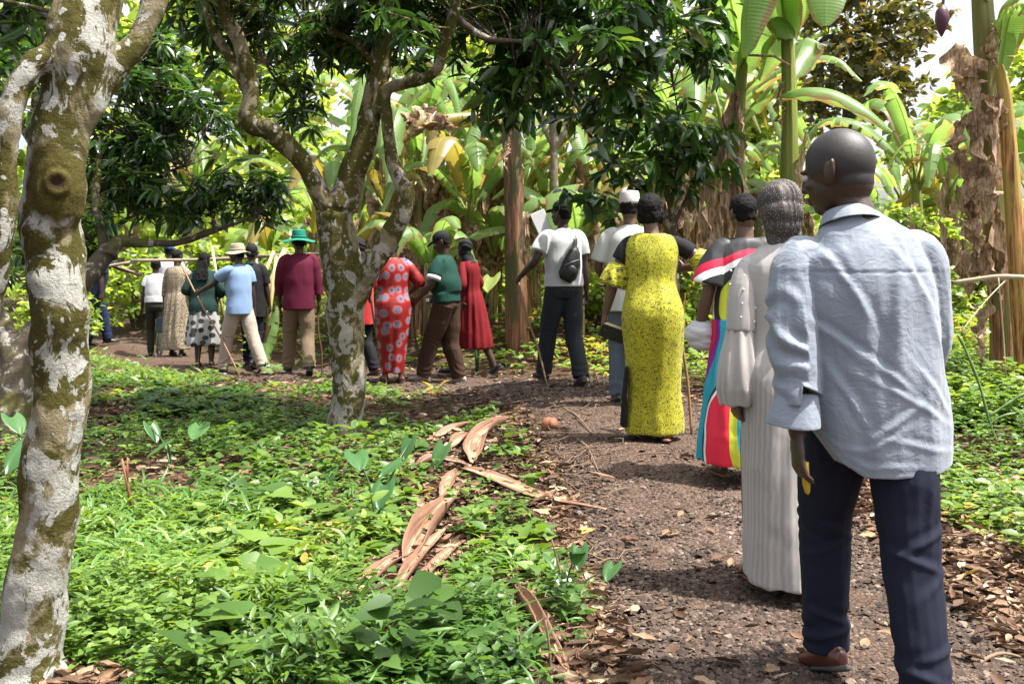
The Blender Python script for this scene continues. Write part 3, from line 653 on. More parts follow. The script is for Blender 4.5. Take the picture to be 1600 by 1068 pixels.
bg_tree(60, 440, 22, 26, [(60, 60, 22, 120, 90, 3), (180, 110, 21, 120, 90, 2.5), (-60, 160, 22, 100, 120, 2.5)], 420, 0.30, M_PALE, "light green tree far behind the nearest left trunk", 52)
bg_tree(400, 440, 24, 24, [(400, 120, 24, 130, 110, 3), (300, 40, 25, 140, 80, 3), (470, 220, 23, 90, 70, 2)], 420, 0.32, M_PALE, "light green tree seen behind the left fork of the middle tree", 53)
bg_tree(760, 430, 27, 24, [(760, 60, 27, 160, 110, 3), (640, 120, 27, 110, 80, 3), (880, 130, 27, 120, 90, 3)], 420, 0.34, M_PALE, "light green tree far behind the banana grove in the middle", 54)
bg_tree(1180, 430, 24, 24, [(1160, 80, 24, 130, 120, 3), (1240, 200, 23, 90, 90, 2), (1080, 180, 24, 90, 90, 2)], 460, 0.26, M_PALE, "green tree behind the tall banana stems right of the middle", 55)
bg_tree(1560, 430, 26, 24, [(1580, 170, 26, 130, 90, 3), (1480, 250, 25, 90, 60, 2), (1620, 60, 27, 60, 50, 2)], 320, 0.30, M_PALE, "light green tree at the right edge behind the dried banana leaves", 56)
# bushes behind the path
def bush(px, py, d, wpx, hpx, n, leaf, lm, label, seed, tmpl=T_OVATE):
    x = P(px, 0, d)[0]; z = gz(x, d); e = empty("bush", (0, 0, 0)); tag(e, label, "bush", "bushes behind the path")
    w_ = wpx / 2; yb = HY - (z - CH) * F / d
    top = yb - hpx
    stems = [[(px + a * .1, yb + 4, 6, d), (px + a * .5, yb - hpx * .4, 5, d), (px + a, yb - hpx * .8, 3, d)] for a in (-w_ * .6, -w_ * .2, w_ * .25, w_ * .6)]
    link("stems", limbs(stems, 0.02 if d < 16 else .035, 0.03, seed), M_BARK3, e)
    crown("foliage", [(px, yb - hpx * .5, d, w_, hpx * .55, .7), (px - w_ * .4, yb - hpx * .35, d - .2, w_ * .6, hpx * .4, .6), (px + w_ * .45, yb - hpx * .4, d, w_ * .55, hpx * .45, .6)], n, leaf, 8, lm, e, tmpl, (-0.7, 0.7), None, 0, seed, 0.7)
    rebase(e, (x, d, z))
B_ = [(60, 16, 190, 110, "low light green bush behind the left trunks"), (215, 18, 150, 120, "light bush behind the pointing person in navy"), (330, 17.5, 190, 150, "yellow green vine covered bush behind the tan bucket hat"),
      (450, 17, 150, 120, "light green bush behind the green brimmed hat"), (590, 16, 140, 90, "bush seen behind the right limb of the middle tree"), (700, 15.5, 110, 70, "low bush behind the woman in plain dark red"), (770, 16, 90, 70, "small bush left of the thick brown banana stem"),
      (930, 14, 130, 100, "bush behind the man with the crossbody bag"), (1010, 13.5, 130, 110, "bush between the man in white and the woman in yellow"), (1110, 13, 130, 130, "bush right of the woman in yellow"),
      (1200, 13, 150, 170, "leafy bush left of the patterned headscarf"), (1420, 12.5, 200, 210, "bright vine covered bush right of the bald man"), (1500, 15, 200, 190, "light green bush behind the dried banana leaves"), (1390, 17, 190, 260, "tall pale bush behind the bald head"), (1620, 12, 140, 150, "bush at the right edge behind the yellow banana stems")]
for i, (px, d, wpx, hpx, lab) in enumerate(B_):
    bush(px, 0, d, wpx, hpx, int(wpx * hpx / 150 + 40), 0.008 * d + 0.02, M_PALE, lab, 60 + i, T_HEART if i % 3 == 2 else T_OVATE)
# far wood: one mass that closes the view
rg = np.random.default_rng(5); N = 26000
a = rg.uniform(-1.0, 1.0, N); d = rg.uniform(30, 44, N); x = a * d * 0.85; hz = 3.2 + 1.8 * fbm(np.stack([x * .13, 0 * x, 0 * x], 1), 3, 8) + 1.5 * (np.abs(x + 16) < 9)
pos = np.stack([x, d, terrain(x, d) + rg.random(N) ** 0.9 * hz], 1); D = rdirs(N, -0.8, 0.6, rg)
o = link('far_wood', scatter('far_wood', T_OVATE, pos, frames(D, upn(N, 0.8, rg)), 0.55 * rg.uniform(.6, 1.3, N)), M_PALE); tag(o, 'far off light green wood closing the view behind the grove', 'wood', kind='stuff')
# ================================================================ banana plants
def ban_leaf_mat(name, a, b, tf=0.5):
    s = NT(name); uv = s.n('ShaderNodeUVMap'); sp = s.n('ShaderNodeSeparateXYZ'); s.l(uv.outputs[0], sp.inputs[0])
    wv = s.math('SINE', s.math('MULTIPLY', s.math('ADD', sp.outputs[0], s.math('MULTIPLY', sp.outputs[1], 0.012)), 420)); nz = s.noise(s.coord(), 3, 4)
    c = s.mix(nz, a, b); c = s.mix(s.math('MULTIPLY_ADD', wv, 0.07, 0.07), c, tuple(t * .55 for t in a))
    mid = s.ramp(s.math('ABSOLUTE', sp.outputs[1]), [(0.0, 1.0), (0.05, 0.0)]); c = s.mix(mid, c, (0.25, 0.33, 0.10))
    eg = s.math('ADD', s.math('MULTIPLY', s.math('ABSOLUTE', sp.outputs[1]), .55), s.math('MULTIPLY', s.noise(s.coord(), 5, 5, .7), .75)); c = s.mix(s.ramp(eg, [(.80, 0.0), (.88, 1.0)]), c, (0.20, 0.13, 0.06))
    t = s.mix(1.0, c, (2.1, 2.1, 1.3), 'MULTIPLY')
    return s.bsdf(c, 0.38, s.bump(wv, 0.12, 0.004), 0.45, trans=t, tfac=tf)
M_BLEAF = ban_leaf_mat("banana_leaf", (0.10, 0.19, 0.045), (0.21, 0.31, 0.11))
M_BYEL = ban_leaf_mat("yellowing_banana_leaf", (0.28, 0.25, 0.04), (0.20, 0.13, 0.06), 0.4)
s = NT("dry_banana_leaf"); v = s.coord(); st = s.noise(s.coord(scale=(9, 9, 1.2)), 6, 4, .6)
c = s.ramp(st, [(0.3, (0.12, 0.07, 0.04)), (0.5, (0.34, 0.225, 0.14)), (0.68, (0.58, 0.45, 0.33))])
M_BDRY = s.bsdf(c, 0.75, s.bump(st, 0.4, 0.01), 0.25, trans=c, tfac=0.2)
def stem_mat(name, g1, g2, b1, b2, lim):
    s = NT(name); st = s.noise(s.coord(scale=(14, 14, 0.7)), 3, 5, .65); sp = s.n('ShaderNodeSeparateXYZ'); s.l(s.coord(), sp.inputs[0])
    gr = s.mix(st, g1, g2); br = s.ramp(st, [(0.32, tuple(t * .35 for t in b1)), (0.45, b1), (0.62, b2)])
    f = s.ramp(s.math('MULTIPLY_ADD', s.noise(s.coord(scale=(6, 6, 1)), 1.6, 4), 1.6, s.math('MULTIPLY', sp.outputs[2], lim)), [(0.95, 0.0), (1.35, 1.0)])
    return s.bsdf(s.mix(f, br, gr), 0.6, s.bump(st, 0.5, 0.015), 0.3)
M_STEM_G = stem_mat("green_pseudostem", (0.10, 0.14, 0.025), (0.24, 0.25, 0.05), (0.20, 0.11, 0.05), (0.42, 0.30, 0.15), 0.28)
M_STEM_B = stem_mat("brown_pseudostem", (0.10, 0.10, 0.03), (0.20, 0.17, 0.05), (0.17, 0.08, 0.04), (0.44, 0.25, 0.13), 0.12)
M_STEM_Y = stem_mat("yellow_pseudostem", (0.22, 0.14, 0.03), (0.40, 0.28, 0.07), (0.20, 0.08, 0.03), (0.50, 0.27, 0.09), 0.12)

def ban_leaf(mid, W, rg, tear=0.3, fold=0.35, cup=0.0, ns=26, tip=0.0):
    """mid: control points of the midrib; two blades split into torn strips. returns V,Q,UV"""
    C = smooth_path(mid, ns); T = np.gradient(C, axis=0); T /= np.linalg.norm(T, axis=1)[:, None]
    up = np.array([0, 0, 1.0]); S = np.cross(T, up); ln = np.linalg.norm(S, axis=1)[:, None]; S = np.where(ln > 0.15, S / (ln + 1e-9), np.array([[1.0, 0, 0]]))
    for i in range(1, ns):
        if S[i] @ S[i - 1] < 0: S[i] = -S[i]
    S = np.apply_along_axis(lambda c: np.convolve(np.pad(c, 2, 'edge'), np.ones(5) / 5, 'valid'), 0, S); S /= np.linalg.norm(S, axis=1)[:, None]
    U = np.cross(S, T); prof = lambda t: W / 2 * np.clip(np.sin(math.pi * np.clip(t * .93 + .05, 0, 1)) ** 0.55, 0.03, 1) * (1 if t < .97 else .6)
    V = []; Q = []; UV = []
    # rib
    for sgn in (-1, 1):
        i = 0
        while i < ns - 1:
            k = 1
            while i + k < ns - 1 and rg.random() > tear: k += 1
            ang = fold + rg.normal(0, 0.12 + 0.25 * tear); sl = rg.uniform(0, 0.05) * tear * 3
            b = len(V)
            for j in range(k + 1):
                t = (i + j) / (ns - 1); wv = 0.03 * math.sin(t * 23 + sgn) * W
                for m in range(4):
                    u = m / 3; a = ang + cup * u; hw = prof(t) * u * (1 - .04 * rg.random() * (m == 3))
                    sh = (sl * (j / k - .5) * -1 * u) * 0.5 * W if k else 0
                    V.append(C[i + j] + S[i + j] * sgn * hw * math.cos(a * (0.4 + .6 * u)) - U[i + j] * hw * math.sin(a * (.4 + .6 * u)) + U[i + j] * wv * u + T[i + j] * (sh - 0.10 * hw * -1 * 0.5))
                    UV.append((t, sgn * u))
            for j in range(k):
                for m in range(3):
                    q = (b + j * 4 + m, b + (j + 1) * 4 + m, b + (j + 1) * 4 + m + 1, b + j * 4 + m + 1)
                    Q.append(q if sgn > 0 else q[::-1])
            i += k
    # midrib as a thin ridge
    b = len(V); 
    for i in range(ns):
        r = W * 0.028 * (1.15 - i / ns); V += [C[i] - S[i] * r - U[i] * r * .3, C[i] - U[i] * r * 1.4, C[i] + S[i] * r - U[i] * r * .3]; UV += [(i / ns, 0)] * 3
    for i in range(ns - 1):
        for m in range(2): Q.append((b + i * 3 + m, b + (i + 1) * 3 + m, b + (i + 1) * 3 + m + 1, b + i * 3 + m + 1))
    return np.array(V), np.array(Q), np.array(UV)
def put_leaf(parent, mid, W, rg, m=None, tear=0.3, fold=0.35, cup=0.0, name="leaf", ns=26, off=None):
    V, Q, UV = ban_leaf(mid, W, rg, tear, fold, cup, ns)
    me = mesh_np(name, V, quads=Q); uv = me.uv_layers.new(name='UVMap'); li = np.empty(len(me.loops), np.int32); me.loops.foreach_get('vertex_index', li)
    uv.data.foreach_set('uv', UV[li].astype(np.float32).ravel())
    return link(name, me, m or M_BLEAF, parent, off)
def stem(parent, pts, rad, m, amp=0.012, seed=0, off=None, name="pseudostem"):
    cr = smooth_path(np.column_stack([pts, rad]), 26); mb = MB(); mb.tube(cr[:, :3], cr[:, 3], 20); me = mb.mesh(name); me = modded(me, [('SUBSURF', dict(levels=1, render_levels=1))])
    V = getco(me); N = getno(me); ang = np.arctan2(V[:, 1] - np.interp(V[:, 2], cr[:, 2], cr[:, 1]), V[:, 0] - np.interp(V[:, 2], cr[:, 2], cr[:, 0]))
    ridge = vn(np.stack([np.cos(ang) * 2.5, np.sin(ang) * 2.5, V[:, 2] * .5], 1), seed) + .6 * vn(np.stack([np.cos(ang) * 6, np.sin(ang) * 6, V[:, 2] * .9], 1), seed + 1)
    setco(me, V + N * (ridge * amp)[:, None]); return link(name, me, m, parent, off)
def rag(p0, L, W, rg, az=0.0):
    """one hanging dried blade: a twisted, crumpled ribbon; returns V,Q"""
    n = 14; ph = rg.uniform(0, 6.28); V = []
    for i in range(n):
        t = i / (n - 1); tw = ph + t * rg.uniform(.5, 2.0) + .7 * math.sin(t * 7 + ph); w_ = W * (0.25 + 0.9 * math.sin(math.pi * min(1, t * 1.05 + .08)) ** .7) * (1 + .35 * math.sin(t * 17 + ph))
        c = np.array(p0) + np.array([math.cos(az) * L * .12 * math.sin(t * 2.4), math.sin(az) * L * .12 * math.sin(t * 2.4), -L * t]) + rg.normal(0, .012, 3)
        for m in range(5):
            u = m / 2 - 1; V.append(c + w_ / 2 * u * np.array([math.cos(tw), math.sin(tw), 0.25 * math.sin(t * 9 + u * 2)]) + np.array([-math.sin(tw), math.cos(tw), 0]) * w_ * .25 * (u * u + .4 * math.sin(t * 11 + u * 3 + ph)))
    Q = [(i * 5 + m, (i + 1) * 5 + m, (i + 1) * 5 + m + 1, i * 5 + m + 1) for i in range(n - 1) for m in range(4)]
    return V, Q
def rags(parent, spots, rg, name="dried_leaf", off=None, m=None):
    for (p, L, W, k) in spots:
        mb = MB()
        for j in range(k):
            V, Q = rag(np.array(p) + rg.normal(0, W * .25, 3) * (1, 1, .6), L * rg.uniform(.6, 1.1), W * rg.uniform(.5, 1.1), rg, rg.uniform(0, 6.28)); mb.add(V, Q)
        mb.build(name, m or M_BDRY, parent, off)

def banana(seed, h, nl, L, W, r=0.10, tear=0.35, dead=4, sm=None, lean=0.0):
    rg = np.random.default_rng(seed); e = empty("banana_plant", (0, 0, 0))
    stem(e, [(0, 0, -.08), (lean * .2, 0, h * .3), (lean * .6, 0, h * .7), (lean, 0, h)], [r * 1.15, r, r * .8, r * .5], sm or M_STEM_G, seed=seed)
    for i in range(nl):
        az = i * 2.4 + rg.uniform(-.3, .3); el = R(rg.uniform(42, 82)); l = L * rg.uniform(.75, 1.1); dx, dy = math.cos(az), math.sin(az)
        p0 = np.array([lean, 0, h - .05]); hd = np.array([dx, dy, 0]); v0 = hd * math.cos(el) + np.array([0, 0, math.sin(el)])
        dr = rg.uniform(.25, .8) * l
        pts = [p0 + v0 * .22 * l]; pts += [p0 + v0 * .45 * l + hd * .03 * l, p0 + v0 * .75 * l + hd * .14 * l - (0, 0, dr * .18), p0 + v0 * .95 * l + hd * .32 * l - (0, 0, dr * .6), p0 + v0 * 1.0 * l + hd * .5 * l - (0, 0, dr * 1.3)]
        lf = put_leaf(e, pts, W * rg.uniform(.8, 1.1), rg, M_BYEL if rg.random() < .08 else None, tear, rg.uniform(.15, .6), rg.uniform(0, .4), ns=20)
        mb = MB(); mb.tube([p0 - (0, 0, .15), p0 + v0 * .1 * l, pts[0] + v0 * .04], [.03, .022, .014], 6); mb.build("petiole", M_STEM_G, lf)
    sp = []
    for j in range(dead):
        a = rg.uniform(0, 6.28); z = h * rg.uniform(.55, 1.0); sp.append(((lean * z / h + math.cos(a) * r * 1.3, math.sin(a) * r * 1.3, z), h * rg.uniform(.25, .5), .16, 3))
    rags(e, sp, rg); return e
# variants, then copies through the grove (x from px, depth, variant, scale, turn)
VAR = [banana(101, 2.3, 8, 1.7, .40, .1, .5), banana(102, 1.7, 7, 1.7, .48, .085), banana(103, 2.9, 8, 1.9, .45, .12, .55, 8, M_STEM_B), banana(104, 1.1, 7, 1.5, .42, .06, .25, 2), banana(105, 2.6, 6, 1.8, .5, .11, .5, 8, M_STEM_B, .15), banana(106, 2.2, 9, 2.0, .45, .10, .5, 3, M_STEM_G, -.12), banana(107, 2.7, 4, 1.3, .32, .055, .6, 9, M_STEM_B, .1), banana(108, 2.1, 5, 1.2, .30, .05, .6, 8, M_STEM_B, -.15)]
GR = [(600, 15.5, 2, 'banana plant behind the right limb of the middle tree'), (655, 14.5, 4, 'banana plant with ragged brown stem above the black capped woman in green'), (690, 16, 0, 'banana plant with arching green leaves left of the thick brown stem'),
      (735, 13.8, 1, 'short leafy banana plant just left of the thick brown stem'), (765, 17, 2, 'tall brown stemmed banana plant behind the thick brown stem'), (835, 15, 5, 'banana plant with yellow green upright leaf right of the thick stem'),
      (570, 19, 5, 'banana plant farther back at the middle fork'), (640, 20, 0, 'distant banana plant between the two right limbs'), (715, 21, 5, 'distant banana plant over the woman in plain red'), (800, 21, 4, 'distant banana plant hidden partly by the thick stem'),
      (880, 18, 2, 'banana plant behind the slim pale tree'), (925, 16, 1, 'banana plant left of the embroidered cap'), (970, 18, 0, 'banana plant behind the embroidered cap'), (1030, 16, 4, 'brown hung banana plant behind the woman in yellow'),
      (1085, 14, 2, 'banana plant with brown rags left of the tall green stems'), (1130, 18, 0, 'banana plant far behind the round dark head'), (490, 21, 0, 'banana plant seen above the green hat'), (420, 19, 3, 'small banana plant behind the blue shirted man'),
      (530, 16.5, 1, 'banana plant just behind the fork of the middle tree'), (300, 22, 5, 'banana plant far behind the low dark branch'), (200, 24, 0, 'banana plant far left behind the dark leaves'), (1440, 14, 5, 'broad leaved banana plant right of the bald head'),
      (1500, 17, 0, 'banana plant behind the hanging purple bud'), (1560, 19, 2, 'banana plant far right behind the yellow stems'), (1410, 20, 0, 'distant banana plant above the bald man'), (1375, 15.5, 3, 'young banana plant right behind the bald man'),
      (1620, 14, 1, 'banana plant at the right edge of the photo'), (675, 12.9, 3, 'young banana plant behind the green shirted woman'), (905, 13, 3, 'young banana plant behind the white shirt'), (1250, 19, 0, 'banana plant far behind the headscarf'),
      (612, 14.2, 7, 'thin dried banana stem behind the ringed red dress'), (632, 15.8, 6, 'thin ragged stem just right of the middle tree limbs'), (648, 17.2, 7, 'thin ragged stem above the black cap'), (672, 15.2, 6, 'dried stem rising behind the black cap'), (704, 14.4, 7, 'dried stem right of the black cap'), (722, 16.4, 6, 'ragged stem above the black headscarf'), (748, 15.0, 7, 'ragged brown stem left of the thick stem'), (778, 15.8, 6, 'brown stem touching the thick stem'), (828, 13.6, 7, 'brown ragged stem just right of the thick stem'), (592, 17.5, 6, 'thin brown stem inside the fork of the middle tree'), (858, 16.6, 7, 'brown stem behind the paper sheets'), (915, 14.8, 6, 'brown stem right of the crossbody bag'), (945, 15.4, 7, 'brown stem by the embroidered cap'), (1064, 13.2, 6, 'brown ragged stem right of the yellow dress'), (1100, 15.2, 7, 'brown ragged stem left of the round head'), (1012, 17.4, 6, 'brown ragged stem above the yellow dress'), (1470, 13.4, 7, 'dried stem left of the right edge plant'), (1120, 12.6, 6, 'dried stem hung with brown rags before the tall plants'),
      (120, 20, 1, 'banana plant seen just right of the nearest trunk'), (770, 14.6, 3, 'young banana plant with yellow leaves by the thick stem')]
rg = np.random.default_rng(77); used = set()
for (px, d, vi, lab) in GR:
    o = VAR[vi] if vi not in used else copy_tree(VAR[vi]); used.add(vi)
    x = P(px, 0, d)[0]; o.location = (x, d, gz(x, d) - .03); o.rotation_euler = (0, 0, rg.uniform(0, 6.28)); sc = rg.uniform(.9, 1.15); o.scale = (sc, sc, sc)
    tag(o, lab, 'banana plant', 'banana plants in the grove')
    ls = [c for c in o.children if c.name.startswith('leaf')]

def at(base):
    return -np.asarray(base, float)
def hero(label, base, name="banana_plant"):
    e = empty(name, base); tag(e, label, 'banana plant', 'banana plants in the grove'); return e
def pxs(rows): return np.array([P(a, b, d) for a, b, d in rows])
# the thick brown stem left of the man with the bag
base = np.array([P(805, 505, 12.8)[0], 12.8, gz(P(805, 505, 12.8)[0], 12.8)])
M_STEM_R = stem_mat('red_brown_pseudostem', (0.035, 0.04, 0.015), (0.09, 0.075, 0.03), (0.115, 0.05, 0.028), (0.25, 0.13, 0.07), .10); rg = np.random.default_rng(201)
e = hero("thick banana stem, dark above and reddish brown below, left of the crossbody bag man", base)
pts, rd = px_path([(811, 590, 40, 12.8), (808, 500, 36, 12.8), (806, 430, 33, 12.8), (804, 360, 30, 12.8), (801, 270, 28, 12.8), (798, 180, 25, 12.8), (796, 100, 20, 12.8)])
stem(e, pts, rd, M_STEM_R, .016, 3, at(base)); rags(e, [(P(790, 210, 12), .5, .12, 2), (P(824, 330, 12.1), .8, .10, 2)], rg, off=at(base))
for k, mid in enumerate([[(796, 110, 14), (760, 40, 13.8), (700, 10, 13.5), (640, 40, 13.3)], [(797, 110, 14), (850, 60, 14.2), (900, 60, 14.5), (960, 110, 14.6)], [(797, 100, 14), (800, 0, 14), (830, -80, 14), (880, -100, 14)]]):
    put_leaf(e, pxs(mid), .5, rg, off=at(base))
# brown and yellow dying leaf arching across the grove
e2 = put_leaf(e, pxs([(795, 190, 13.9), (750, 176, 13.6), (700, 178, 13.4), (650, 190, 13.2), (600, 240, 13.0)]), .42, rg, M_BYEL, .8, 1.1, .5, off=at(base)); rags(e, [(P(x_, 180, 13.3), .32, .28, 3) for x_ in (640, 668, 692)], rg, off=at(base))
# the two tall plants right of the middle
base = np.array([P(1235, 300, 8.6)[0], 8.6, gz(P(1235, 300, 8.6)[0], 8.6)]); rg = np.random.default_rng(202)
e = hero("tall green banana stem directly above the patterned headscarf, one leaf arching right", base)
pts, rd = px_path([(1236, 600, 44, 8.6), (1236, 450, 36, 8.6), (1234, 300, 30, 8.6), (1234, 200, 26, 8.6), (1232, 100, 22, 8.6), (1230, 20, 18, 8.6), (1238, -60, 14, 8.6)])
stem(e, pts, rd, M_STEM_G, .008, 5, at(base))
put_leaf(e, pxs([(1218, 150, 8.5), (1250, 138, 8.4), (1300, 140, 8.3), (1350, 165, 8.2), (1395, 205, 8.1)]), .30, rg, None, .08, .55, .2, off=at(base), ns=30)
put_leaf(e, pxs([(1236, 40, 8.6), (1250, -40, 8.4), (1290, -60, 8.2), (1290, 40, 8.0)]), .55, rg, None, .12, .3, .2, off=at(base))
put_leaf(e, pxs([(1232, 60, 8.6), (1215, -20, 8.3), (1180, -30, 8.1), (1160, 90, 8.0)]), .55, rg, None, .1, .25, .2, off=at(base))
put_leaf(e, pxs([(1234, 120, 8.6), (1250, 80, 8.8), (1262, 60, 8.9), (1268, 110, 9.0)]), .4, rg, None, .15, .5, .2, off=at(base))
mb = MB(); mb.tube(pxs([(1168, 86, 8.5), (1210, 88, 8.45), (1236, 104, 8.4)]), .012, 6); mb.build("petiole", M_BDRY, e, at(base))
rags(e, [(P(1252, 210, 8.5), .9, .10, 2), (P(1226, 130, 8.5), .5, .09, 2)], rg, off=at(base))
base = np.array([P(1150, 300, 9.0)[0], 9.0, gz(P(1150, 300, 9.0)[0], 9.0)]); rg = np.random.default_rng(203)
e = hero("banana plant with crinkled brown rags on its stem, above the round short haired head", base)
pts, rd = px_path([(1156, 600, 30, 9), (1156, 450, 25, 9), (1155, 330, 22, 9), (1152, 220, 20, 9), (1158, 120, 17, 9), (1165, 60, 13, 9)])
stem(e, pts, rd, M_STEM_G, .008, 6, at(base))
for mid, W in [([(1160, 100, 9), (1150, 40, 8.9), (1140, -20, 8.7), (1160, -60, 8.4), (1200, 20, 8.2)], .55), ([(1160, 110, 9), (1180, 40, 8.8), (1210, 0, 8.6), (1235, 60, 8.4)], .5), ([(1155, 150, 9), (1190, 110, 8.9), (1205, 60, 8.8), (1230, 20, 8.7)], .4), ([(1155, 150, 9), (1120, 80, 9.2), (1105, 20, 9.3), (1090, 60, 9.4)], .5), ([(1158, 190, 9), (1180, 160, 8.9), (1210, 130, 8.8), (1225, 150, 8.8)], .25)]:
    put_leaf(e, pxs(mid), W, rg, None, .12, .3, .2, off=at(base))
rags(e, [(P(1150, 150, 8.9), .95, .13, 3), (P(1140, 200, 8.9), 1.2, .14, 4), (P(1158, 240, 8.9), 1.0, .12, 3), (P(1132, 290, 8.9), .7, .10, 2)], rg, off=at(base))
# big ragged plant at the right edge
base = np.array([P(1575, 590, 8.8)[0], 8.8, gz(P(1575, 590, 8.8)[0], 8.8)]); rg = np.random.default_rng(204)
e = hero("ragged banana plant at the right edge, stem wrapped in long brown dried leaves", base)
pts, rd = px_path([(1578, 610, 62, 8.8), (1572, 520, 48, 8.8), (1562, 400, 44, 8.8), (1552, 280, 40, 8.8), (1545, 160, 36, 8.8), (1538, 60, 32, 8.8), (1530, -60, 28, 8.8)])
stem(e, pts, rd, M_STEM_B, .014, 7, at(base))
sp = [(P(x_, y_, 8.6), L, W * 1.25, 2) for x_, y_, L, W in [(1548, 50, .55, .20), (1515, 90, .5, .22), (1500, 70, .6, .14), (1540, 150, .6, .22), (1512, 190, .7, .2), (1492, 230, .9, .13), (1545, 250, .6, .2), (1518, 310, .6, .2), (1508, 390, .5, .16), (1535, 390, .6, .18), (1530, 480, .5, .16), (1552, 330, .8, .12)]]
rags(e, sp, rg, off=at(base))
for mid, W in [([(1560, 60, 8.8), (1580, 0, 8.6), (1620, -20, 8.4), (1680, 60, 8.2)], .5), ([(1545, 0, 8.8), (1500, -60, 8.7), (1440, -60, 8.6), (1400, -10, 8.5)], .5), ([(1535, -40, 8.8), (1560, -120, 8.8), (1600, -120, 8.8), (1640, -20, 8.8)], .5)]:
    put_leaf(e, pxs(mid), W, rg, None, .25, .4, .2, off=at(base))
mb = MB(); mb.tube(pxs([(1500, -70, 8.5), (1478, -40, 8.5), (1473, 12, 8.5)]), .014, 7); st_ = mb.build("bunch_stalk", M_STEM_G, e, at(base))
s = NT("purple_bud"); nz = s.noise(s.coord(scale=(1, 1, .4)), 20, 3); M_BUD = s.bsdf(s.mix(nz, (0.05, 0.012, 0.03), (0.10, 0.03, 0.05)), .45, s.bump(nz, .3, .01), .4)
mb = MB(); mb.tube(pxs([(1473, 8, 8.5), (1472, 18, 8.5), (1472, 32, 8.5), (1471, 46, 8.5), (1471, 58, 8.5)]), [.02, .055, .062, .04, .006], 14); mb.build("flower_bud", M_BUD, e, at(base))
base = np.array([P(1605, 590, 8.3)[0], 8.3, gz(P(1605, 590, 8.3)[0], 8.3)]); rg = np.random.default_rng(205)
e = hero("orange yellow banana stem standing in front of the ragged plant at the right edge", base)
pts, rd = px_path([(1612, 620, 40, 8.3), (1600, 520, 32, 8.3), (1590, 400, 28, 8.3), (1580, 270, 24, 8.3), (1570, 150, 20, 8.3), (1560, 100, 12, 8.3)])
stem(e, pts, rd, M_STEM_Y, .008, 8, at(base)); rags(e, [(P(1568, 150, 8.2), .6, .1, 2)], rg, off=at(base))
put_leaf(e, pxs([(1562, 110, 8.3), (1580, 20, 8.2), (1620, 0, 8.0), (1660, 80, 7.8)]), .4, rg, None, .25, .4, .2, off=at(base))
# ================================================================ smaller things on and near the ground
s = NT("banana_sheath"); v = s.coord(scale=(1, 1, 1)); uvn = s.n('ShaderNodeUVMap'); mp = s.n('ShaderNodeMapping'); mp.inputs['Scale'].default_value = (0.8, 14, 1); s.l(uvn.outputs[0], mp.inputs[0])
st = s.noise(mp.outputs[0], 1.5, 5, .65, .3); big = s.noise(v, 6, 3); oi = s.n('ShaderNodeObjectInfo')
c = s.ramp(s.math('ADD', s.math('MULTIPLY', st, .75), s.math('MULTIPLY', big, .35)), [(.40, (0.035, 0.012, 0.012)), (.49, (0.13, 0.045, 0.03)), (.56, (0.26, 0.15, 0.09)), (.64, (0.48, 0.37, 0.24))])
sy_ = s.n('ShaderNodeSeparateXYZ'); s.l(uvn.outputs[0], sy_.inputs[0]); ed = s.math('ADD', s.math('ABSOLUTE', sy_.outputs[1]), s.math('MULTIPLY', s.math('SUBTRACT', big, .5), .5)); c = s.mix(s.ramp(ed, [(.22, .0), (.42, .85)]), c, (0.10, 0.035, 0.025)); c = s.mix(.25, c, (0.30, 0.20, 0.13))
M_SHEATH = s.bsdf(c, .42, s.bump(st, .4, .006), .4)
def sheath(rows, label, seed, lift=.03, m=None, u=0.6, name="banana_sheath"):
    """rows (px, py, width_px): a curled strip lying on the ground"""
    rg = np.random.default_rng(seed); pts = []; wd = []
    for i, (px, py, wp) in enumerate(rows):
        g = G(px, py); pts.append(g + (0, 0, lift + .02 * rg.random())); wd.append(.8 * wp / F * g[1])
    cr = smooth_path(np.column_stack([pts, wd]), 22); C = cr[:, :3]; T = np.gradient(C, axis=0); T /= np.linalg.norm(T, axis=1)[:, None]; S = np.cross(T, (0, 0, 1)); S /= np.linalg.norm(S, axis=1)[:, None]; U = np.cross(S, T)
    V = []; UV = []; n = 9
    for i in range(22):
        t = i / 21; w_ = cr[i, 3] * (.75 + .35 * math.sin(math.pi * min(1, t + .15))) * (.35 + .65 * min(1, (1 - t) * 6)) * (.5 + .5 * min(1, t * 8)); cu = u * (1 + .6 * math.sin(t * 5 + seed))
        for j in range(n):
            q = j / (n - 1) * 2 - 1; V.append(C[i] + S[i] * q * w_ * .55 * (1 - .15 * abs(cu) * q * q) + U[i] * (cu * q * q * w_ * .35 + .004 * math.sin(q * 9 + t * 13 + seed)) + rg.normal(0, .0012, 3)); UV.append((t * 3, q * .5))
    Q = [(i * n + j, (i + 1) * n + j, (i + 1) * n + j + 1, i * n + j + 1) for i in range(21) for j in range(n - 1)]
    base = np.array(G(rows[0][0], rows[0][1])); me = mesh_np(name, np.array(V) - base, quads=np.array(Q)); uv = me.uv_layers.new(name='UVMap'); li = np.empty(len(me.loops), np.int32); me.loops.foreach_get('vertex_index', li); uv.data.foreach_set('uv', np.array(UV)[li].astype(np.float32).ravel())
    o = link(name, me, m or M_SHEATH, None, base); md = o.modifiers.new("t", 'SOLIDIFY'); md.thickness = .005; tag(o, label, "banana sheath", "fallen banana sheaths left of the path"); return o
for i, (rows, lab) in enumerate(SHEATHS):
    sheath(rows, lab, 300 + i, u=[.8, 1.5, 1.3, 1.3, .5, 1.5, .9, .9, 1.7, 1.4, 1.2][i])
sheath([(1545, 775, 14), (1575, 762, 18), (1625, 742, 18)], "pale dry stalk lying at the right edge above the curled leaves", 320, u=-.5)
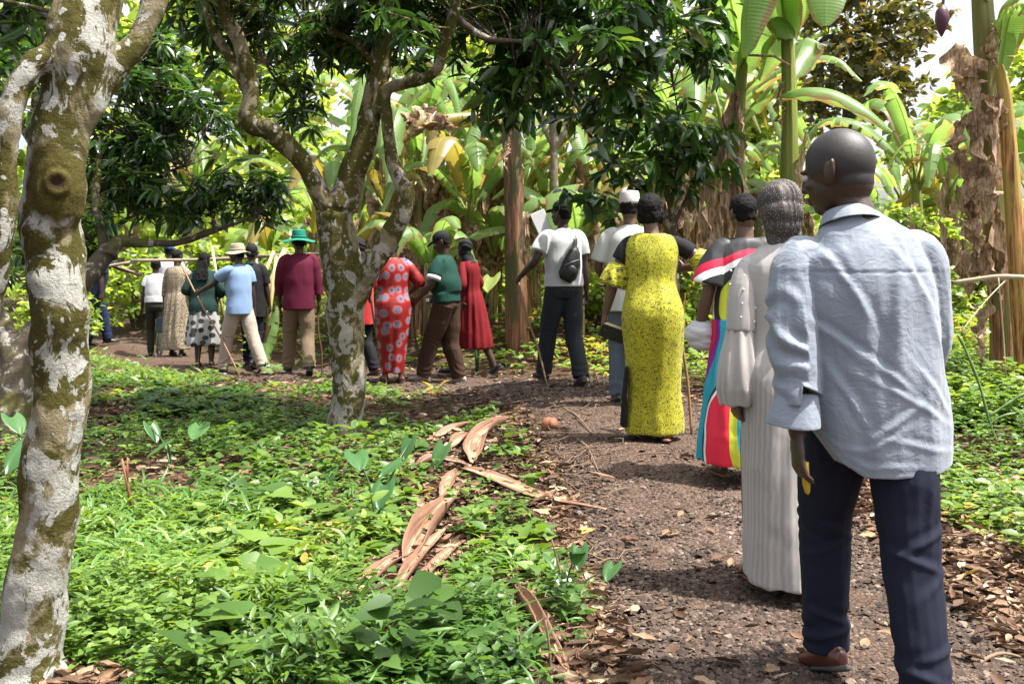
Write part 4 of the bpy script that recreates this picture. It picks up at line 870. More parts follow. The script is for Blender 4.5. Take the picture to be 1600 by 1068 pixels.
# split brown stalk standing in the weeds
b = G(212, 818); top = P(190, 716, b[1]); e = empty("split_stalk", b); mb = MB(); mid = (b * .45 + top * .55)
mb.tube([np.zeros(3) - (0, 0, .03), mid - b, top - b], [.011, .009, .007], 8); mb.tube([mid - b - (0.002, 0, .02), P(199, 714, b[1]) - b], [.008, .004], 6); bpy.data.objects.remove(e)
o = mb.build("split_stalk", plain("red_brown_stalk", (0.20, 0.075, 0.04), .6, var=.5), None, b); tag(o, "split red brown stalk standing upright in the weeds right of the nearest trunk", "stalk")
# thin dark stems
for i, (x0, y0, x1, y1, lab) in enumerate([(884, 950, 862, 842, "bare dark stem rising between weeds near the path edge"), (860, 1068, 852, 968, "bare dark stem beside the trough shaped stalk"), (818, 1068, 810, 985, "shortest bare dark stem near the bottom edge"), (240, 560, 246, 520, "thin stem by the pointing person in navy")]):
    b = G(x0, y0); t = P(x1, y1, b[1]) - b; mb = MB(); mb.tube(smooth_path([(0, 0, -.02), t * .5 + (.006, 0, 0), t], 8), np.linspace(.0055, .003, 8), 6); o = mb.build("dead_stem", M_TWIG, None, b); tag(o, lab, "stem")
for i, (x0, y0, x1, y1, lab) in enumerate([(640, 1010, 905, 965, "long crooked twig lying across the dry vines"), (880, 640, 930, 690, "brown twig at the left edge of the gravel"), (1520, 1055, 1610, 1040, "thin pale twig at the lower right corner"), (900, 690, 935, 745, "curved brown twig left of the gravel"), (200, 640, 300, 648, "twig lying in the brown leaves right of the nearest trunk")]):
    a, c = G(x0, y0), G(x1, y1); m_ = (a + c) / 2; m_[2] = gz(m_[0], m_[1]) + .02; mb = MB(); mb.tube(smooth_path([np.array([0, 0, .02]), (m_ - a) + (.01, .03, .02), c - a + (0, 0, .02)], 10), np.linspace(.008, .004, 10), 6); o = mb.build("fallen_twig", M_TWIG, None, a); tag(o, lab, "twig")
# reddish clay pot lying by the path
b = G(857, 672); mb = MB(); d_ = np.array([.75, -.6, .25]); d_ /= np.linalg.norm(d_)
mb.tube([np.array([0, 0, .04]) + d_ * t for t in (-.052, -.045, -.02, .01, .035, .048, .056)], [.006, .03, .052, .056, .048, .043, .046], 22); o = mb.build("clay_pot", plain("terracotta", (0.26, 0.10, 0.055), .75, var=.5, scale=14), None, b); tag(o, "small reddish clay pot lying on its side at the gravel edge", "pot")
# taro plants
M_TARO = leaf_mat("taro_leaf", [(0, (0.035, 0.10, 0.03)), (1, (0.07, 0.16, 0.05))], .35, tfac=.3)
def heart_leaf(L, rg):
    ns, nc = 9, 9; V = []; Q = []
    for i in range(ns):
        t = i / (ns - 1); hw = L * .42 * (math.sin(math.pi * (t * .78 + .22)) ** .8 if t < 1 else 0)
        for j in range(nc):
            q = j / (nc - 1) * 2 - 1; V.append((hw * q, L * (t - .12 - .30 * abs(q) ** 1.5 * (1 - t) ** 1.2), L * (.10 * abs(q) - .22 * t * t + .015 * math.sin(q * 12) * (1 - t) + .02 * math.cos(q * 3.1 * 3))))
    Q = [(i * nc + j, i * nc + j + 1, (i + 1) * nc + j + 1, (i + 1) * nc + j) for i in range(ns - 1) for j in range(nc - 1)]; return np.array(V), Q
def taro(px, py, leaves, label, seed, d=None, m=None):
    rg = np.random.default_rng(seed); b = G(px, py) if d is None else np.array([P(px, 0, d)[0], d, gz(P(px, 0, d)[0], d)]); e = empty("taro_plant", b); tag(e, label, "plant", "taro plants among the weeds")
    for (lx, ly, L, yaw, dd) in leaves:
        t = P(lx, ly, b[1] + dd) - b; mb = MB(); mb.tube(smooth_path([(0, 0, -.02), t * .5 + (t[0] * -.1, 0, abs(t[2]) * .12), t], 10), np.linspace(.010, .005, 10) * (L / .18), 7)
        V, Q = heart_leaf(L, rg); Rm = rotm(-30 + rg.uniform(-22, 18), rg.uniform(-12, 12), yaw); me = mesh_np("leaf", V @ Rm.T + t, faces=Q); a = me.attributes.new('rnd', 'FLOAT', 'POINT'); a.data.foreach_set('value', np.full(len(V), rg.random(), np.float32)); o = link("leaf", me, m or M_TARO, e); mb.build("leaf_stalk", M_WEED if False else M_TARO, o)
taro(590, 830, [(600, 762, .15, 170, -.05), (556, 712, .15, 200, .1), (622, 725, .14, 120, .1), (640, 690, .12, 150, .35)], "taro plant with the biggest heart leaves, middle of the green weeds", 1)
taro(505, 770, [(488, 752, .11, 210, 0), (520, 735, .10, 150, .1)], "small taro plant left of the biggest one", 2)
taro(690, 745, [(692, 700, .15, 140, 0), (705, 765, .12, 170, -.15)], "taro plant with bluish leaf beside the short reddish sheath", 3)
taro(312, 720, [(312, 668, .17, 180, 0)], "single upright taro leaf left of the middle tree among brown leaves", 4)
taro(268, 735, [(262, 694, .17, 120, 0), (236, 668, .14, 230, .2)], "taro plant between the split stalk and the single taro leaf", 5)
taro(40, 770, [(42, 700, .22, 160, 0), (70, 660, .2, 120, .1), (20, 655, .16, 230, .2)], "long leaved taro plant just left of the nearest trunk", 6)
taro(745, 540, [(768, 436, .30, 165, 0), (735, 470, .3, 120, .2)], "tall bright taro plant left of the thick brown banana stem", 7, 11.9, M_PALE)
taro(878, 960, [(905, 860, .09, 170, -.1), (958, 885, .09, 150, 0), (880, 905, .08, 200, 0)], "small broad leaved seedling at the path edge near the dark stems", 8)
taro(590, 960, [(620, 985, .10, 170, -.1), (560, 935, .08, 200, 0)], "little heart leaved seedling by the longest pale strip", 9)
# big loose leaves that stand out
for i, (px, py, L, col, lab) in enumerate([(358, 872, .10, (0.45, 0.28, 0.02), "yellow fallen leaf in the grass of the lower left"), (378, 1048, .11, (0.20, 0.035, 0.02), "dark red fallen leaf at the bottom edge"), (1567, 935, .15, (0.62, 0.55, 0.42), "palest curled leaf on the gravel at the right edge"), (1135, 850, .05, (0.5, 0.38, 0.26), "small pale leaf alone on the gravel"), (215, 728, .05, (0.5, 0.36, 0.03), "small yellow leaf by the split stalk"), (1470, 820, .10, (0.60, 0.52, 0.40), "pale leaf beside the bald man's right leg"), (985, 965, .10, (0.5, 0.33, 0.2), "tan leaf at the lower left edge of the gravel")]):
    b = G(px, py); rg = np.random.default_rng(400 + i); V, Q = heart_leaf(L * 1.3, rg); V[:, 0] *= .8; V[:, 2] += .25 * V[:, 0] ** 2 / L + .006 * np.sin(V[:, 1] * 80); V[:, 2] = np.abs(V[:, 2]) + .02
    o = link("fallen_leaf", mesh_np("l", V @ rotm(rg.uniform(-12, 12), 0, rg.uniform(0, 360)).T, faces=Q), plain("leaf_%d" % i, col, .6, var=.6, scale=60), None, b); tag(o, lab, "leaf")
# rail of thin poles behind the walkers
b = np.array([P(380, 0, 14.6)[0], 14.6, gz(P(380, 0, 14.6)[0], 14.6)]); e = empty("pole_fence", b); tag(e, "low fence with one thin pale horizontal pole behind the far walkers", "fence")
M_POLE = plain("weathered_pole", (0.30, 0.24, 0.18), .7, var=.5, scale=20); M_BAMB = plain("cut_bamboo", (0.46, 0.36, 0.18), .5, var=.4, scale=16)
for a, c in [((205, 407, 14.8), (420, 400, 14.6)), ((400, 400, 14.6), (672, 385, 14.2)), ((-40, 446, 15.2), (215, 408, 14.8))]:
    mb = MB(); A, C_ = P(*a) - b, P(*c) - b; mb.tube(smooth_path([A, (A + C_) / 2 - (0, 0, .02), C_], 12), .024, 8); mb.build("rail", M_POLE, e)
for px, d, ty in [(398, 14.65, 396), (536, 14.5, 390), (664, 14.25, 380)]:
    x = P(px, 0, d)[0]; mb = MB(); g = np.array([x, d + .05, gz(x, d) - .1]); mb.tube([g - b, P(px + 2, ty, d + .05) - b], [.035, .03], 8); mb.build("post", M_POLE, e)
for i, (x0, y0, x1, y1, r, lab) in enumerate([(408, 475, 446, 388, .045, "thickest pale pole leaning left of the man in maroon"), (396, 470, 428, 392, .03, "thin pale pole leaning behind the person in black"), (420, 500, 432, 400, .03, "pale pole standing nearly upright by the man in maroon"), (345, 470, 331, 385, .022, "pale yellow cane above the woman with braids")]):
    d = 14.2 - .1 * i; A, C_ = P(x0, y0, d), P(x1, y1, d + .1); A = A + (A - C_) * .5; mb = MB(); mb.tube([(0, 0, 0), (C_ - A) * .5, C_ - A], [r, r * .95, r * .9], 10); o = mb.build("leaning_pole", M_BAMB, None, A); tag(o, lab, "pole", "cut poles leaning on the fence")
# cut banana leaves lying by the path
rg = np.random.default_rng(9)
for i, (mid, W, lab) in enumerate([([(418, 575, 13.0), (416, 545, 13.1), (424, 510, 13.2), (432, 478, 13.3)], .22, "cut green banana leaf leaning up left of the man in maroon"), ([(440, 590, 12.6), (420, 575, 12.8), (400, 545, 13), (392, 510, 13.2)], .2, "pale underside of a cut banana leaf by the man in light blue"), ([(468, 560, 13.2), (440, 572, 13.2), (405, 560, 13.3)], .2, "cut banana leaf lying flat behind the green hatted man's legs")]):
    b = P(*mid[0]); V, Q, UV = ban_leaf(np.array([P(*q) - b for q in mid]), W, rg, .6, .4, .3, 20); me = mesh_np("cut_leaf", V, quads=Q); uv = me.uv_layers.new(name='UVMap'); li = np.empty(len(me.loops), np.int32); me.loops.foreach_get('vertex_index', li); uv.data.foreach_set('uv', UV[li].astype(np.float32).ravel()); o = link("cut_banana_leaf", me, M_BLEAF, None, b); tag(o, lab, "banana leaf")
# climbing cactus and rope rail at the right edge
M_CACT = plain("cactus_skin", (0.10, 0.17, 0.05), .45, var=.4, scale=25)
b = G(1560, 700); e = empty("climbing_cactus", b); tag(e, "climbing cactus with long three edged green arms at the right edge", "plant")
for rows in ([(1560, 700), (1545, 655), (1530, 600), (1508, 545), (1496, 522)], [(1505, 705), (1530, 680), (1560, 652), (1600, 645), (1640, 650)], [(1545, 650), (1575, 630), (1600, 615), (1640, 600)]):
    p = np.array([P(x_, y_, b[1]) for x_, y_ in rows]) - b; c = smooth_path(p, 18); mb = MB(); mb.tube(c, .022 + .006 * np.sin(np.arange(18) * 1.4), 3, cap=True); me = modded(mb.mesh("arm"), [('SUBSURF', dict(levels=1, render_levels=1))]); link("arm", me, M_CACT, e)
b = P(1490, 442, 8.0); mb = MB(); mb.tube(smooth_path([(0, 0, 0), P(1530, 436, 7.9) - b, P(1570, 432, 7.8) - b, P(1640, 436, 7.7) - b], 14), .02, 8); o = mb.build("tied_branch", plain("bleached_branch", (0.42, 0.34, 0.24), .8, var=.5, scale=30), None, b); tag(o, "pale horizontal branch tied across the banana stems at the right edge", "branch")
for i, rows in enumerate([[(1575, 434, 7.8), (1540, 470, 7.7), (1500, 520, 7.6)], [(1560, 434, 7.8), (1566, 500, 7.8), (1572, 590, 7.8)]]):
    b = P(*rows[0]); mb = MB(); mb.tube(smooth_path([P(*r_) - b for r_ in rows], 10), .006, 5); o = mb.build("cord", plain("frayed_cord", (0.45, 0.38, 0.26), .9), None, b); tag(o, ["frayed cord running from the tied branch down to the left", "frayed cord hanging straight down from the tied branch"][i], "cord")
# ================================================================ people
def skin_mat(name, a, b):
    s = NT(name); v = s.coord(); n1 = s.noise(v, 12, 4); n2 = s.noise(v, 260, 3)
    c = s.mix(n1, a, b); return s.bsdf(c, 0.46, s.bump(n2, 0.12, 0.001), 0.45)
SK1 = skin_mat("skin_deep", (0.028, 0.0145, 0.009), (0.048, 0.025, 0.015)); SK2 = skin_mat("skin_brown", (0.075, 0.038, 0.024), (0.11, 0.058, 0.036))
M_HAIR = plain("black_hair", (0.006, 0.0055, 0.0055), 0.8, .15, var=.3, scale=220, bumps=.6, bd=.004)
M_EYE = plain("eye", (0.5, 0.47, 0.42), 0.25, var=0)
def ik(a, b, l1, l2, pole):
    a = np.array(a, float); b = np.array(b, float); d = b - a; L = np.linalg.norm(d)
    if L > (l1 + l2) * .999: b = a + d / L * (l1 + l2) * .999; d = b - a; L = np.linalg.norm(d)
    u = d / L; x = (l1 * l1 - l2 * l2 + L * L) / (2 * L); h = math.sqrt(max(l1 * l1 - x * x, 0)); p = np.array(pole, float); p = p - u * (p @ u); p /= np.linalg.norm(p) + 1e-9
    return a + u * x + p * h, b

class Fig:
    def __init__(s, label, px, d, h, rz, skin=None, lean=3, roll=0, twist=0, head=(0, 0, 0), headoff=(0, 0, 0), fl=(-.10, .16, .085, 0, 0), fr=(.10, -.14, .085, 0, -25),
                 hl=(-.27, .05, .80), hr=(.27, .05, .80), pl=(-.5, -1, 0), pr=(.5, -1, 0), sh=.172, hipw=.165, bust=0.0, curl=(.6, .6), palm=(1, -1), vox=.007, shz=1.43, belly=.12, group=None, dz=0.0, headsc=1.0):
        s.s = h / 1.75; s.skin = skin or SK1; s.vox = vox; x = P(px, 0, d)[0]; s.root = empty("person", (x, d, gz(x, d) + .022 + dz), R(rz)); s.root.scale = (s.s,) * 3
        tag(s.root, label, "person", group)
        s.Rt = rotm(-lean, roll, twist); s.piv = np.array([0, 0, .93])
        s.T = lambda x, y, z: s.piv + s.Rt @ (np.array([x, y, z], float) - s.piv)
        s.bust = bust; s.shw = sh = sh - .012; s.hipw = hipw; s.belly = belly; s.curl = curl; s.palm = palm; s.shz = shz
        s.sh = {-1: s.T(-sh, 0, shz), 1: s.T(sh, 0, shz)}; s.hip = {-1: np.array([-.085, 0, .90]), 1: np.array([.085, 0, .90])}
        s.el = {}; s.wr = {}; s.kn = {}; s.an = {}; s.foot = {-1: fl, 1: fr}
        for sd, t, p in ((-1, hl, pl), (1, hr, pr)): s.el[sd], s.wr[sd] = ik(s.sh[sd], t, .295, .255, p)
        for sd, f in ((-1, fl), (1, fr)): s.kn[sd], s.an[sd] = ik(s.hip[sd], f[:3], .43, .40, (0.05 * sd, 1, 0))
        s.neck = s.T(0, -.012, 1.475); s.Rh = rotm(-head[1], head[2], head[0]); s.hc = s.T(0, .012, 1.625) + np.array(headoff, float); s.hs = headsc
        s.H = lambda x, y, z: s.hc + s.Rh @ (np.array([x, y, z], float) * s.hs)
        s.body()
    def link(s, name, me, m): return link(name, me, m, s.root)
    def hand(s, mb, sd):
        w = s.wr[sd]; f = w - s.el[sd]; f /= np.linalg.norm(f); inw = np.array([-sd * s.palm[0 if sd < 0 else 1] * sd * 1.0 if False else -sd, 0.15, 0.0]); n = inw - f * (inw @ f); n /= np.linalg.norm(n); a = np.cross(n, f)
        if a[1] < 0: a = -a           # thumb side points forward
        mb.tube([w - f * .03, w + f * .01, w + f * .05, w + f * .088], [(.024, .018), (.027, .018), (.038, .015), (.038, .013)], 12, up=a)
        c = s.curl[0 if sd < 0 else 1]
        for i in range(4):
            o = (i - 1.5) * .0195; L = (.064, .076, .071, .055)[3 - i]; p = w + f * .086 + a * o; g = f.copy(); pts = [p - f * .02, p]; cc = c * (.85 + .12 * i)
            for k, fr in enumerate((.42, .32, .26)):
                th = cc * (.55, .75, .6)[k]; g = g * math.cos(th) + n * math.sin(th) ; g /= np.linalg.norm(g); n2 = np.cross(np.cross(g, n), g)
                p = p + g * L * fr; pts.append(p)
            mb.tube(pts, [.0088, .0092, .0085, .0078, .0058], 8)
        p = w + f * .022 + a * .026; t1 = (f * .62 + a * .7 + n * .25); t1 /= np.linalg.norm(t1); q = p + t1 * .036; t2 = f * .9 + a * .15 + n * (.25 + .35 * c); t2 /= np.linalg.norm(t2)
        mb.tube([p - t1 * .015, p, q, q + t2 * .026, q + t2 * .046], [.013, .0125, .0105, .0095, .0065], 8)
        s.grip = getattr(s, 'grip', {}); s.grip[sd] = w + f * .085 + n * .022; s.hf = getattr(s, 'hf', {}); s.hf[sd] = (f, n, a)
    def body(s):
        mb = MB(); T = s.T; hw = s.hipw; b = s.belly
        q_ = s.shz - 1.43; z = [.84, .90, .98, 1.06, 1.16, 1.27 + q_ * .6, 1.35 + q_, 1.41 + q_, 1.465 + q_ * .8]; rx = [hw * .8, hw * .95, hw * .9, hw * .80, hw * .86, .150, .155, .125, .058]; ry = [.085, .105, .10, b * .85, b * .88, .105, .095, .075, .055]
        c = [np.array([0, -.01, zz]) if zz < .95 else T(0, -.01 if zz > 1.2 else 0, zz) for zz in z]; mb.tube(c, np.stack([rx, ry], 1), 20, up=(1, 0, 0))
        mb.tube([T(0, -.02, 1.42), s.neck, s.hc + s.Rh @ np.array([0, -.015, -.06])], [.066, .054, .052], 14)
        for sd in (-1, 1):
            S, E, W = s.sh[sd], s.el[sd], s.wr[sd]; mb.ell(S - (sd * .02, 0, .03), (.045, .045, .048), nu=12, nv=8)
            mb.tube(smooth_path([T(sd * s.shw * .5, 0, s.shz - .04), S - (sd * .018, 0, .028), (S + E) / 2, E, (E * .6 + W * .4), (E * .2 + W * .8), W + (W - E) * .02], 16), np.interp(np.linspace(0, 1, 16), [0, .17, .35, .5, .62, .85, 1], [.036, .043, .043, .038, .041, .03, .024]), 12)
            s.hand(mb, sd)
            H, K, A = s.hip[sd], s.kn[sd], s.an[sd]
            mb.tube(smooth_path([H + (0, 0, .03), (H + K) / 2, K, K * .6 + A * .4, K * .15 + A * .85, A - (0, 0, .02)], 16), np.interp(np.linspace(0, 1, 16), [0, .25, .42, .62, .85, 1], [.092, .078, .056, .056, .038, .036]), 12)
            f = s.footdir(sd); mb.tube([A - f * .045 - (0, 0, .045), A - (0, 0, .035), A + f * .07 - (0, 0, .055), A + f * .15 - (0, 0, .068)], [(.028, .03), (.034, .04), (.042, .024), (.036, .014)], 12, up=np.cross(f, (0, 0, 1)))
        H = s.H; Rh = s.Rh; k = s.hs
        mb.ell(H(0, -.008, .025), np.array((.077, .098, .098)) * k, Rh, 40, 26); mb.ell(H(0, .028, -.035), np.array((.061, .066, .078)) * k, Rh, 30, 20); mb.ell(H(0, .062, -.088), np.array((.026, .025, .022)) * k, Rh); mb.ell(H(0, -.03, -.03), np.array((.062, .062, .07)) * k, Rh, 30, 20)
        for sd in (-1, 1):
            mb.ell(H(sd * .03, .085, .018), np.array((.024, .012, .008)) * k, Rh, 8, 6)      # brow
            mb.ell(H(sd * .037, .068, -.025), np.array((.022, .022, .02)) * k, Rh, 8, 6)      # cheek
            r2 = Rh @ rotm(8, 0, sd * 18); mb.ell(H(sd * .080, -.008, -.008), np.array((.009, .019, .033)) * k, r2, 10, 8)
            mb.ell(H(sd * .084, -.022, .002), np.array((.007, .010, .030)) * k, r2, 8, 6)
        mb.tube([H(0, .086, .02), H(0, .105, -.014), H(0, .108, -.03), H(0, .09, -.034)], np.array([(.009, .009), (.013, .012), (.021, .011), (.018, .008)]) * k, 10, up=Rh @ np.array((1, 0, 0)))
        mb.ell(H(0, .092, -.058), np.array((.025, .012, .008)) * k, Rh, 10, 6); mb.ell(H(0, .089, -.070), np.array((.022, .012, .008)) * k, Rh, 10, 6)
        s.link("body", remesh(mb.mesh("b"), s.vox, 3 if s.vox > .0055 else (4 if s.vox > .0045 else 7), .5), s.skin)
        for sd in (-1, 1):
            m2 = MB(); m2.ell(H(sd * .031, .082, .002), np.array((.0135, .012, .0105)) * k, Rh, 10, 8); s.link("eye", m2.mesh("e"), M_EYE)
    def footdir(s, sd):
        f = s.foot[sd]; yaw = R(f[3]); pit = R(f[4] if len(f) > 4 else 0); d = np.array([math.sin(yaw) * math.cos(pit), math.cos(yaw) * math.cos(pit), math.sin(pit)]); return d
    def shoes(s, m, sole=None, style='shoe', name="shoe"):
        for sd in (-1, 1):
            A = s.an[sd]; f = s.footdir(sd); sdv = np.cross(f, (0, 0, 1)); sdv /= np.linalg.norm(sdv); u = np.cross(sdv, f); g = lambda a, b, c=0: A + f * a + u * b + sdv * c
            mb = MB()
            if style == 'sandal':
                mb.tube([g(-.075, -.075), g(-.03, -.075), g(.06, -.078), g(.13, -.078), g(.175, -.076)], [(.025, .010), (.034, .012), (.042, .012), (.044, .010), (.02, .008)], 12, up=sdv)
                mb.tube([g(.06, -.06, -.045), g(.07, -.030, -.02), g(.07, -.028, .02), g(.06, -.06, .045)], .009, 8); s.link(name, remesh(mb.mesh("s"), .006, 1), m); continue
            mb.tube([g(-.08, -.05), g(-.05, -.045), g(.0, -.038), g(.07, -.048), g(.13, -.055), g(.185, -.062)], [(.020, .025), (.035, .036), (.039, .042), (.045, .034), (.043, .024), (.018, .014)], 14, up=sdv)
            if style != 'flat': mb.tube([g(-.03, .015), g(-.02, -.03)], [(.036, .042), (.038, .046)], 12, up=sdv)
            if style == 'boot': mb.tube([s.an[sd] * .35 + s.kn[sd] * .65, A * .7 + s.kn[sd] * .3, g(-.01, -.02)], [.072, .062, .056], 14)
            o = s.link(name, remesh(mb.mesh("s"), .007, 2), m)
            so_ = MB(); so_.tube([g(-.09, -.076), g(-.06, -.076), g(.0, -.077), g(.07, -.079), g(.14, -.08), g(.195, -.078)], [(.02, .009), (.038, .012), (.038, .010), (.047, .010), (.045, .010), (.016, .008)], 14, up=sdv)
            link("sole", so_.mesh("so"), sole or M_SOLE, o)
    def finish(s, name, mb, m, vox=None, sm=3, folds=.006, fk=1.0, seed=0, extra=None, attr=True, dirn=(1, 1, .45)):
        me = remesh(mb.mesh(name), vox or s.vox * 1.1, sm)
        V = getco(me); N = getno(me); q = V * np.array(dirn) * fk
        n1 = fbm(q * 7 + .6 * np.stack([vn(V * 5, seed + 4)] * 3, 1), 2, seed); rid = 1 - np.abs(vn(q * 11 + 3, seed + 2)) * 2
        D = folds * (0.7 * n1 + .55 * rid)
        if extra is not None: D = D + extra(V, N)
        V2 = V + N * D[:, None]; setco(me, V2)
        a = me.attributes.new('wrap', 'FLOAT_VECTOR', 'POINT'); W = np.stack([np.arctan2(V[:, 0], -V[:, 1] + 1e-6) * .16, V[:, 2], 0 * V[:, 0]], 1).astype(np.float32); a.data.foreach_set('vector', W.ravel())
        return s.link(name, me, m)
    def sleeve(s, mb, sd, end, r0=.066, r1=.056, flare=None, over=.0):
        S, E, W = s.sh[sd], s.el[sd], s.wr[sd]; T = s.T
        p = smooth_path([T(sd * s.shw * .40, 0, s.shz - .022), S + (-sd * .016, 0, -.018), (S + E) / 2, E, (E + W) / 2, W], 31)
        L = np.r_[0, np.cumsum(np.linalg.norm(np.diff(p, axis=0), axis=1))]; L /= L[-1]; k = int(np.searchsorted(L, end)) + 1; p = p[:k]; t = L[:k] / end
        r = r0 + (r1 - r0) * t
        r = r * np.interp(L[:k], [0, .16, .26, .36, 1], [.62, .80, .93, 1, 1])
        if flare: r = r * np.interp(t, [0, flare[0], 1], [1, 1, flare[1]])
        mb.tube(p, r, 16); return p[-1]
    def shirt(s, m, hem=.84, sleeve=.42, fit=0.0, hemr=None, r0=.066, r1=.058, flare=None, name="shirt", folds=.006, waist=1.0, collar=None, seed=0, mid=None, extra=None, sleeves=True, both=(1, 1), tuck=False, neck=1.485):
        mb = MB(); T = s.T; hw = s.hipw + .018 + fit; b = s.belly + .012 + fit; hr = hemr or (hw * 1.03, .138 + fit); bu = s.bust
        zs = np.array([hem, hem + .10, 1.06, 1.17, 1.28, 1.36, 1.42, 1.455, neck]); rx = np.array([hr[0], hr[0] * .99, hw * .95 * waist, hw * .97 * (waist * .5 + .5), max(.168, s.shw * .94) + fit, s.shw * .98 + fit, s.shw * .86 + fit * .7, .115, .064]); ry = np.array([hr[1], hr[1] * .97, b * .98, b, .118 + fit + bu * .4, .108 + fit, .088 + fit * .6, .070, .056])
        c = [np.array([0, 0, z_]) if z_ < .93 else T(0, 0 if z_ < 1.2 else bu * .25 - .008, z_) for z_ in zs]
        cr = smooth_path(np.column_stack([c, rx, ry]), 30); mb.tube(cr[:, :3], cr[:, 3:], 28, up=(1, 0, 0))
        for i, sd in enumerate((-1, 1)):
            if sleeves and both[i]: s.sleeve(mb, sd, sleeve, r0 + fit * .5, r1 + fit * .4, flare)
        return s.finish(name, mb, m, folds=folds, seed=seed, extra=extra)
    def trousers(s, m, r=(.098, .074, .064), wz=1.02, name="trousers", folds=.006, seed=3, hemz=.05):
        mb = MB(); hw = s.hipw + .012
        mb.tube([(0, 0, .83), (0, -.005, .90), s.T(0, -.005, .96), s.T(0, 0, wz)], [(hw * .72, .10), (hw * 1.0, .128), (hw * .97, .120), (hw * .88, .110)], 22, up=(1, 0, 0))
        for sd in (-1, 1):
            H, K, A = s.hip[sd], s.kn[sd], s.an[sd]; A2 = A + (K - A) * .0 - np.array([0, 0, hemz * .3])
            mb.ell(H + (0, -.030, -.02), (.078, .080, .085))
            mb.tube(smooth_path([H + (0, 0, .02), H * .55 + K * .45, K + (0, .005, 0), K * .5 + A * .5, A2], 18), np.interp(np.linspace(0, 1, 18), [0, .3, .5, .75, 1], [r[0], (r[0] + r[1]) / 2 + .004, r[1], (r[1] + r[2]) / 2, r[2]]), 16)
        def ex(V, N):   # cloth piles up at knee and hem
            w_ = np.exp(-((V[:, 2] - .14) / .09) ** 2) + .6 * np.exp(-((V[:, 2] - .50) / .08) ** 2); return .0035 * w_ * np.sin(V[:, 2] * 85 + V[:, 0] * 30 + 7 * vn(V * 5, 8))
        return s.finish(name, mb, m, folds=folds, seed=seed, extra=ex, dirn=(1, 1, .35))
    def skirt(s, m, rings, pleat=(.010, 14), name="skirt", folds=.006, seed=5, sh=(0, 0), fold_top=None, vox=None):
        """rings: (z, rx, ry, x, y)"""
        r = smooth_path(np.array(rings, float), 34); mb = MB(); mb.tube(np.stack([r[:, 3], r[:, 4], r[:, 0]], 1), r[:, 1:3], 40, up=(1, 0, 0)); top, bot = rings[0][0], rings[-1][0]
        if top > bot: mb.V[-1] = mb.V[-1]
        def ex(V, N):
            cx = np.interp(-V[:, 2], -r[::1, 0] if r[0, 0] > r[-1, 0] else -r[::-1, 0], r[:, 3] if r[0, 0] > r[-1, 0] else r[::-1, 3]); a = np.arctan2(V[:, 1], V[:, 0] - cx); t = np.clip((max(top, bot) - V[:, 2]) / abs(top - bot), 0, 1)
            return pleat[0] * t ** .8 * (np.sin(a * pleat[1] + 4.5 * vn(V * (3.5, 3.5, .8), seed)) * (.7 + .6 * vn(V * 4, seed + 7)) + .7 * np.sin(a * pleat[1] * .45 + 1.3 + 2 * vn(V * (2, 2, .6), seed + 1)))
        return s.finish(name, mb, m, folds=folds, seed=seed, extra=ex, dirn=(1, 1, .25), vox=vox)
    def hair(s, style='short', m=None, extra=None):
        mb = MB(); H = s.H; Rh = s.Rh
        mb.ell(H(0, -.016, .034), (.082 * s.hs, .096 * s.hs, .094 * s.hs), Rh, 24, 16); mb.ell(H(0, -.045, -.02), (.068, .055, .055), Rh)
        if style == 'bob':
            mb.ell(H(0, -.035, -.03), (.088, .075, .075), Rh); mb.ell(H(0, -.02, .03), (.092, .104, .10), Rh); mb.tube([H(.07, 0, .02), H(.078, .01, -.05), H(.07, .015, -.09)], [.03, .028, .014], 10); mb.tube([H(-.07, 0, .02), H(-.078, .01, -.05), H(-.07, .015, -.09)], [.03, .028, .014], 10)
        if style == 'bun': mb.ell(H(0, -.05, .125), (.042, .042, .035), Rh)
        if style == 'braids':
            for i in range(9):
                a = (i - 4) * .22; mb.tube([H(math.sin(a) * .07, -.07, .04), H(math.sin(a) * .09, -.10, -.06), s.T(math.sin(a) * .10, -.13, 1.42), s.T(math.sin(a) * .10, -.15, 1.30)], [.02, .017, .014, .010], 7)
        me = remesh(mb.mesh("h"), s.vox, 1); displace(me, lambda V, N: .0035 * vn(V * 90, 3) + .004 * vn(V * 30, 4)); return s.link("hair", me, m or M_HAIR)
    def cap(s, m, visor=True, name="cap"):
        mb = MB(); H = s.H; Rh = s.Rh; rr = []
        mb.tube([H(0, -.008, .035), H(0, -.01, .075), H(0, -.01, .11), H(0, -.012, .135), H(0, -.012, .142)], [(.084, .104), (.083, .102), (.068, .084), (.036, .045), (.008, .01)], 24, up=Rh @ np.array((1, 0, 0)))
        if visor: mb.tube([H(0, .07, .048), H(0, .12, .042), H(0, .165, .026), H(0, .175, .02)], [(.078, .006), (.072, .006), (.045, .005), (.02, .004)], 16, up=Rh @ np.array((1, 0, 0)))
        return s.link(name, remesh(mb.mesh("c"), .005, 2), m)
    def brimhat(s, m, R0=.16, top=.085, name="brimmed_hat", droop=.035):
        H = s.H; Rh = s.Rh; mb = MB(); n = 40
        mb.tube([H(0, -.008, .03), H(0, -.008, .055), H(0, -.01, .10), H(0, -.01, .045 + top), H(0, -.01, .055 + top)], [(.092, .108), (.090, .106), (.085, .10), (.078, .09), (.05, .06)], 26, up=Rh @ np.array((1, 0, 0)))
        V = []; F_ = []
        for j, rr in enumerate((.075, .10, .125, R0)):
            for z in (0, 1):
                for i in range(n):
                    a = 6.2832 * i / n; w_ = (rr - .075) / (R0 - .075); V.append(H(math.cos(a) * rr, math.sin(a) * (rr + .014) - .008, .045 - droop * w_ + .012 * w_ * math.sin(a * 3 + 1) - .007 * z))
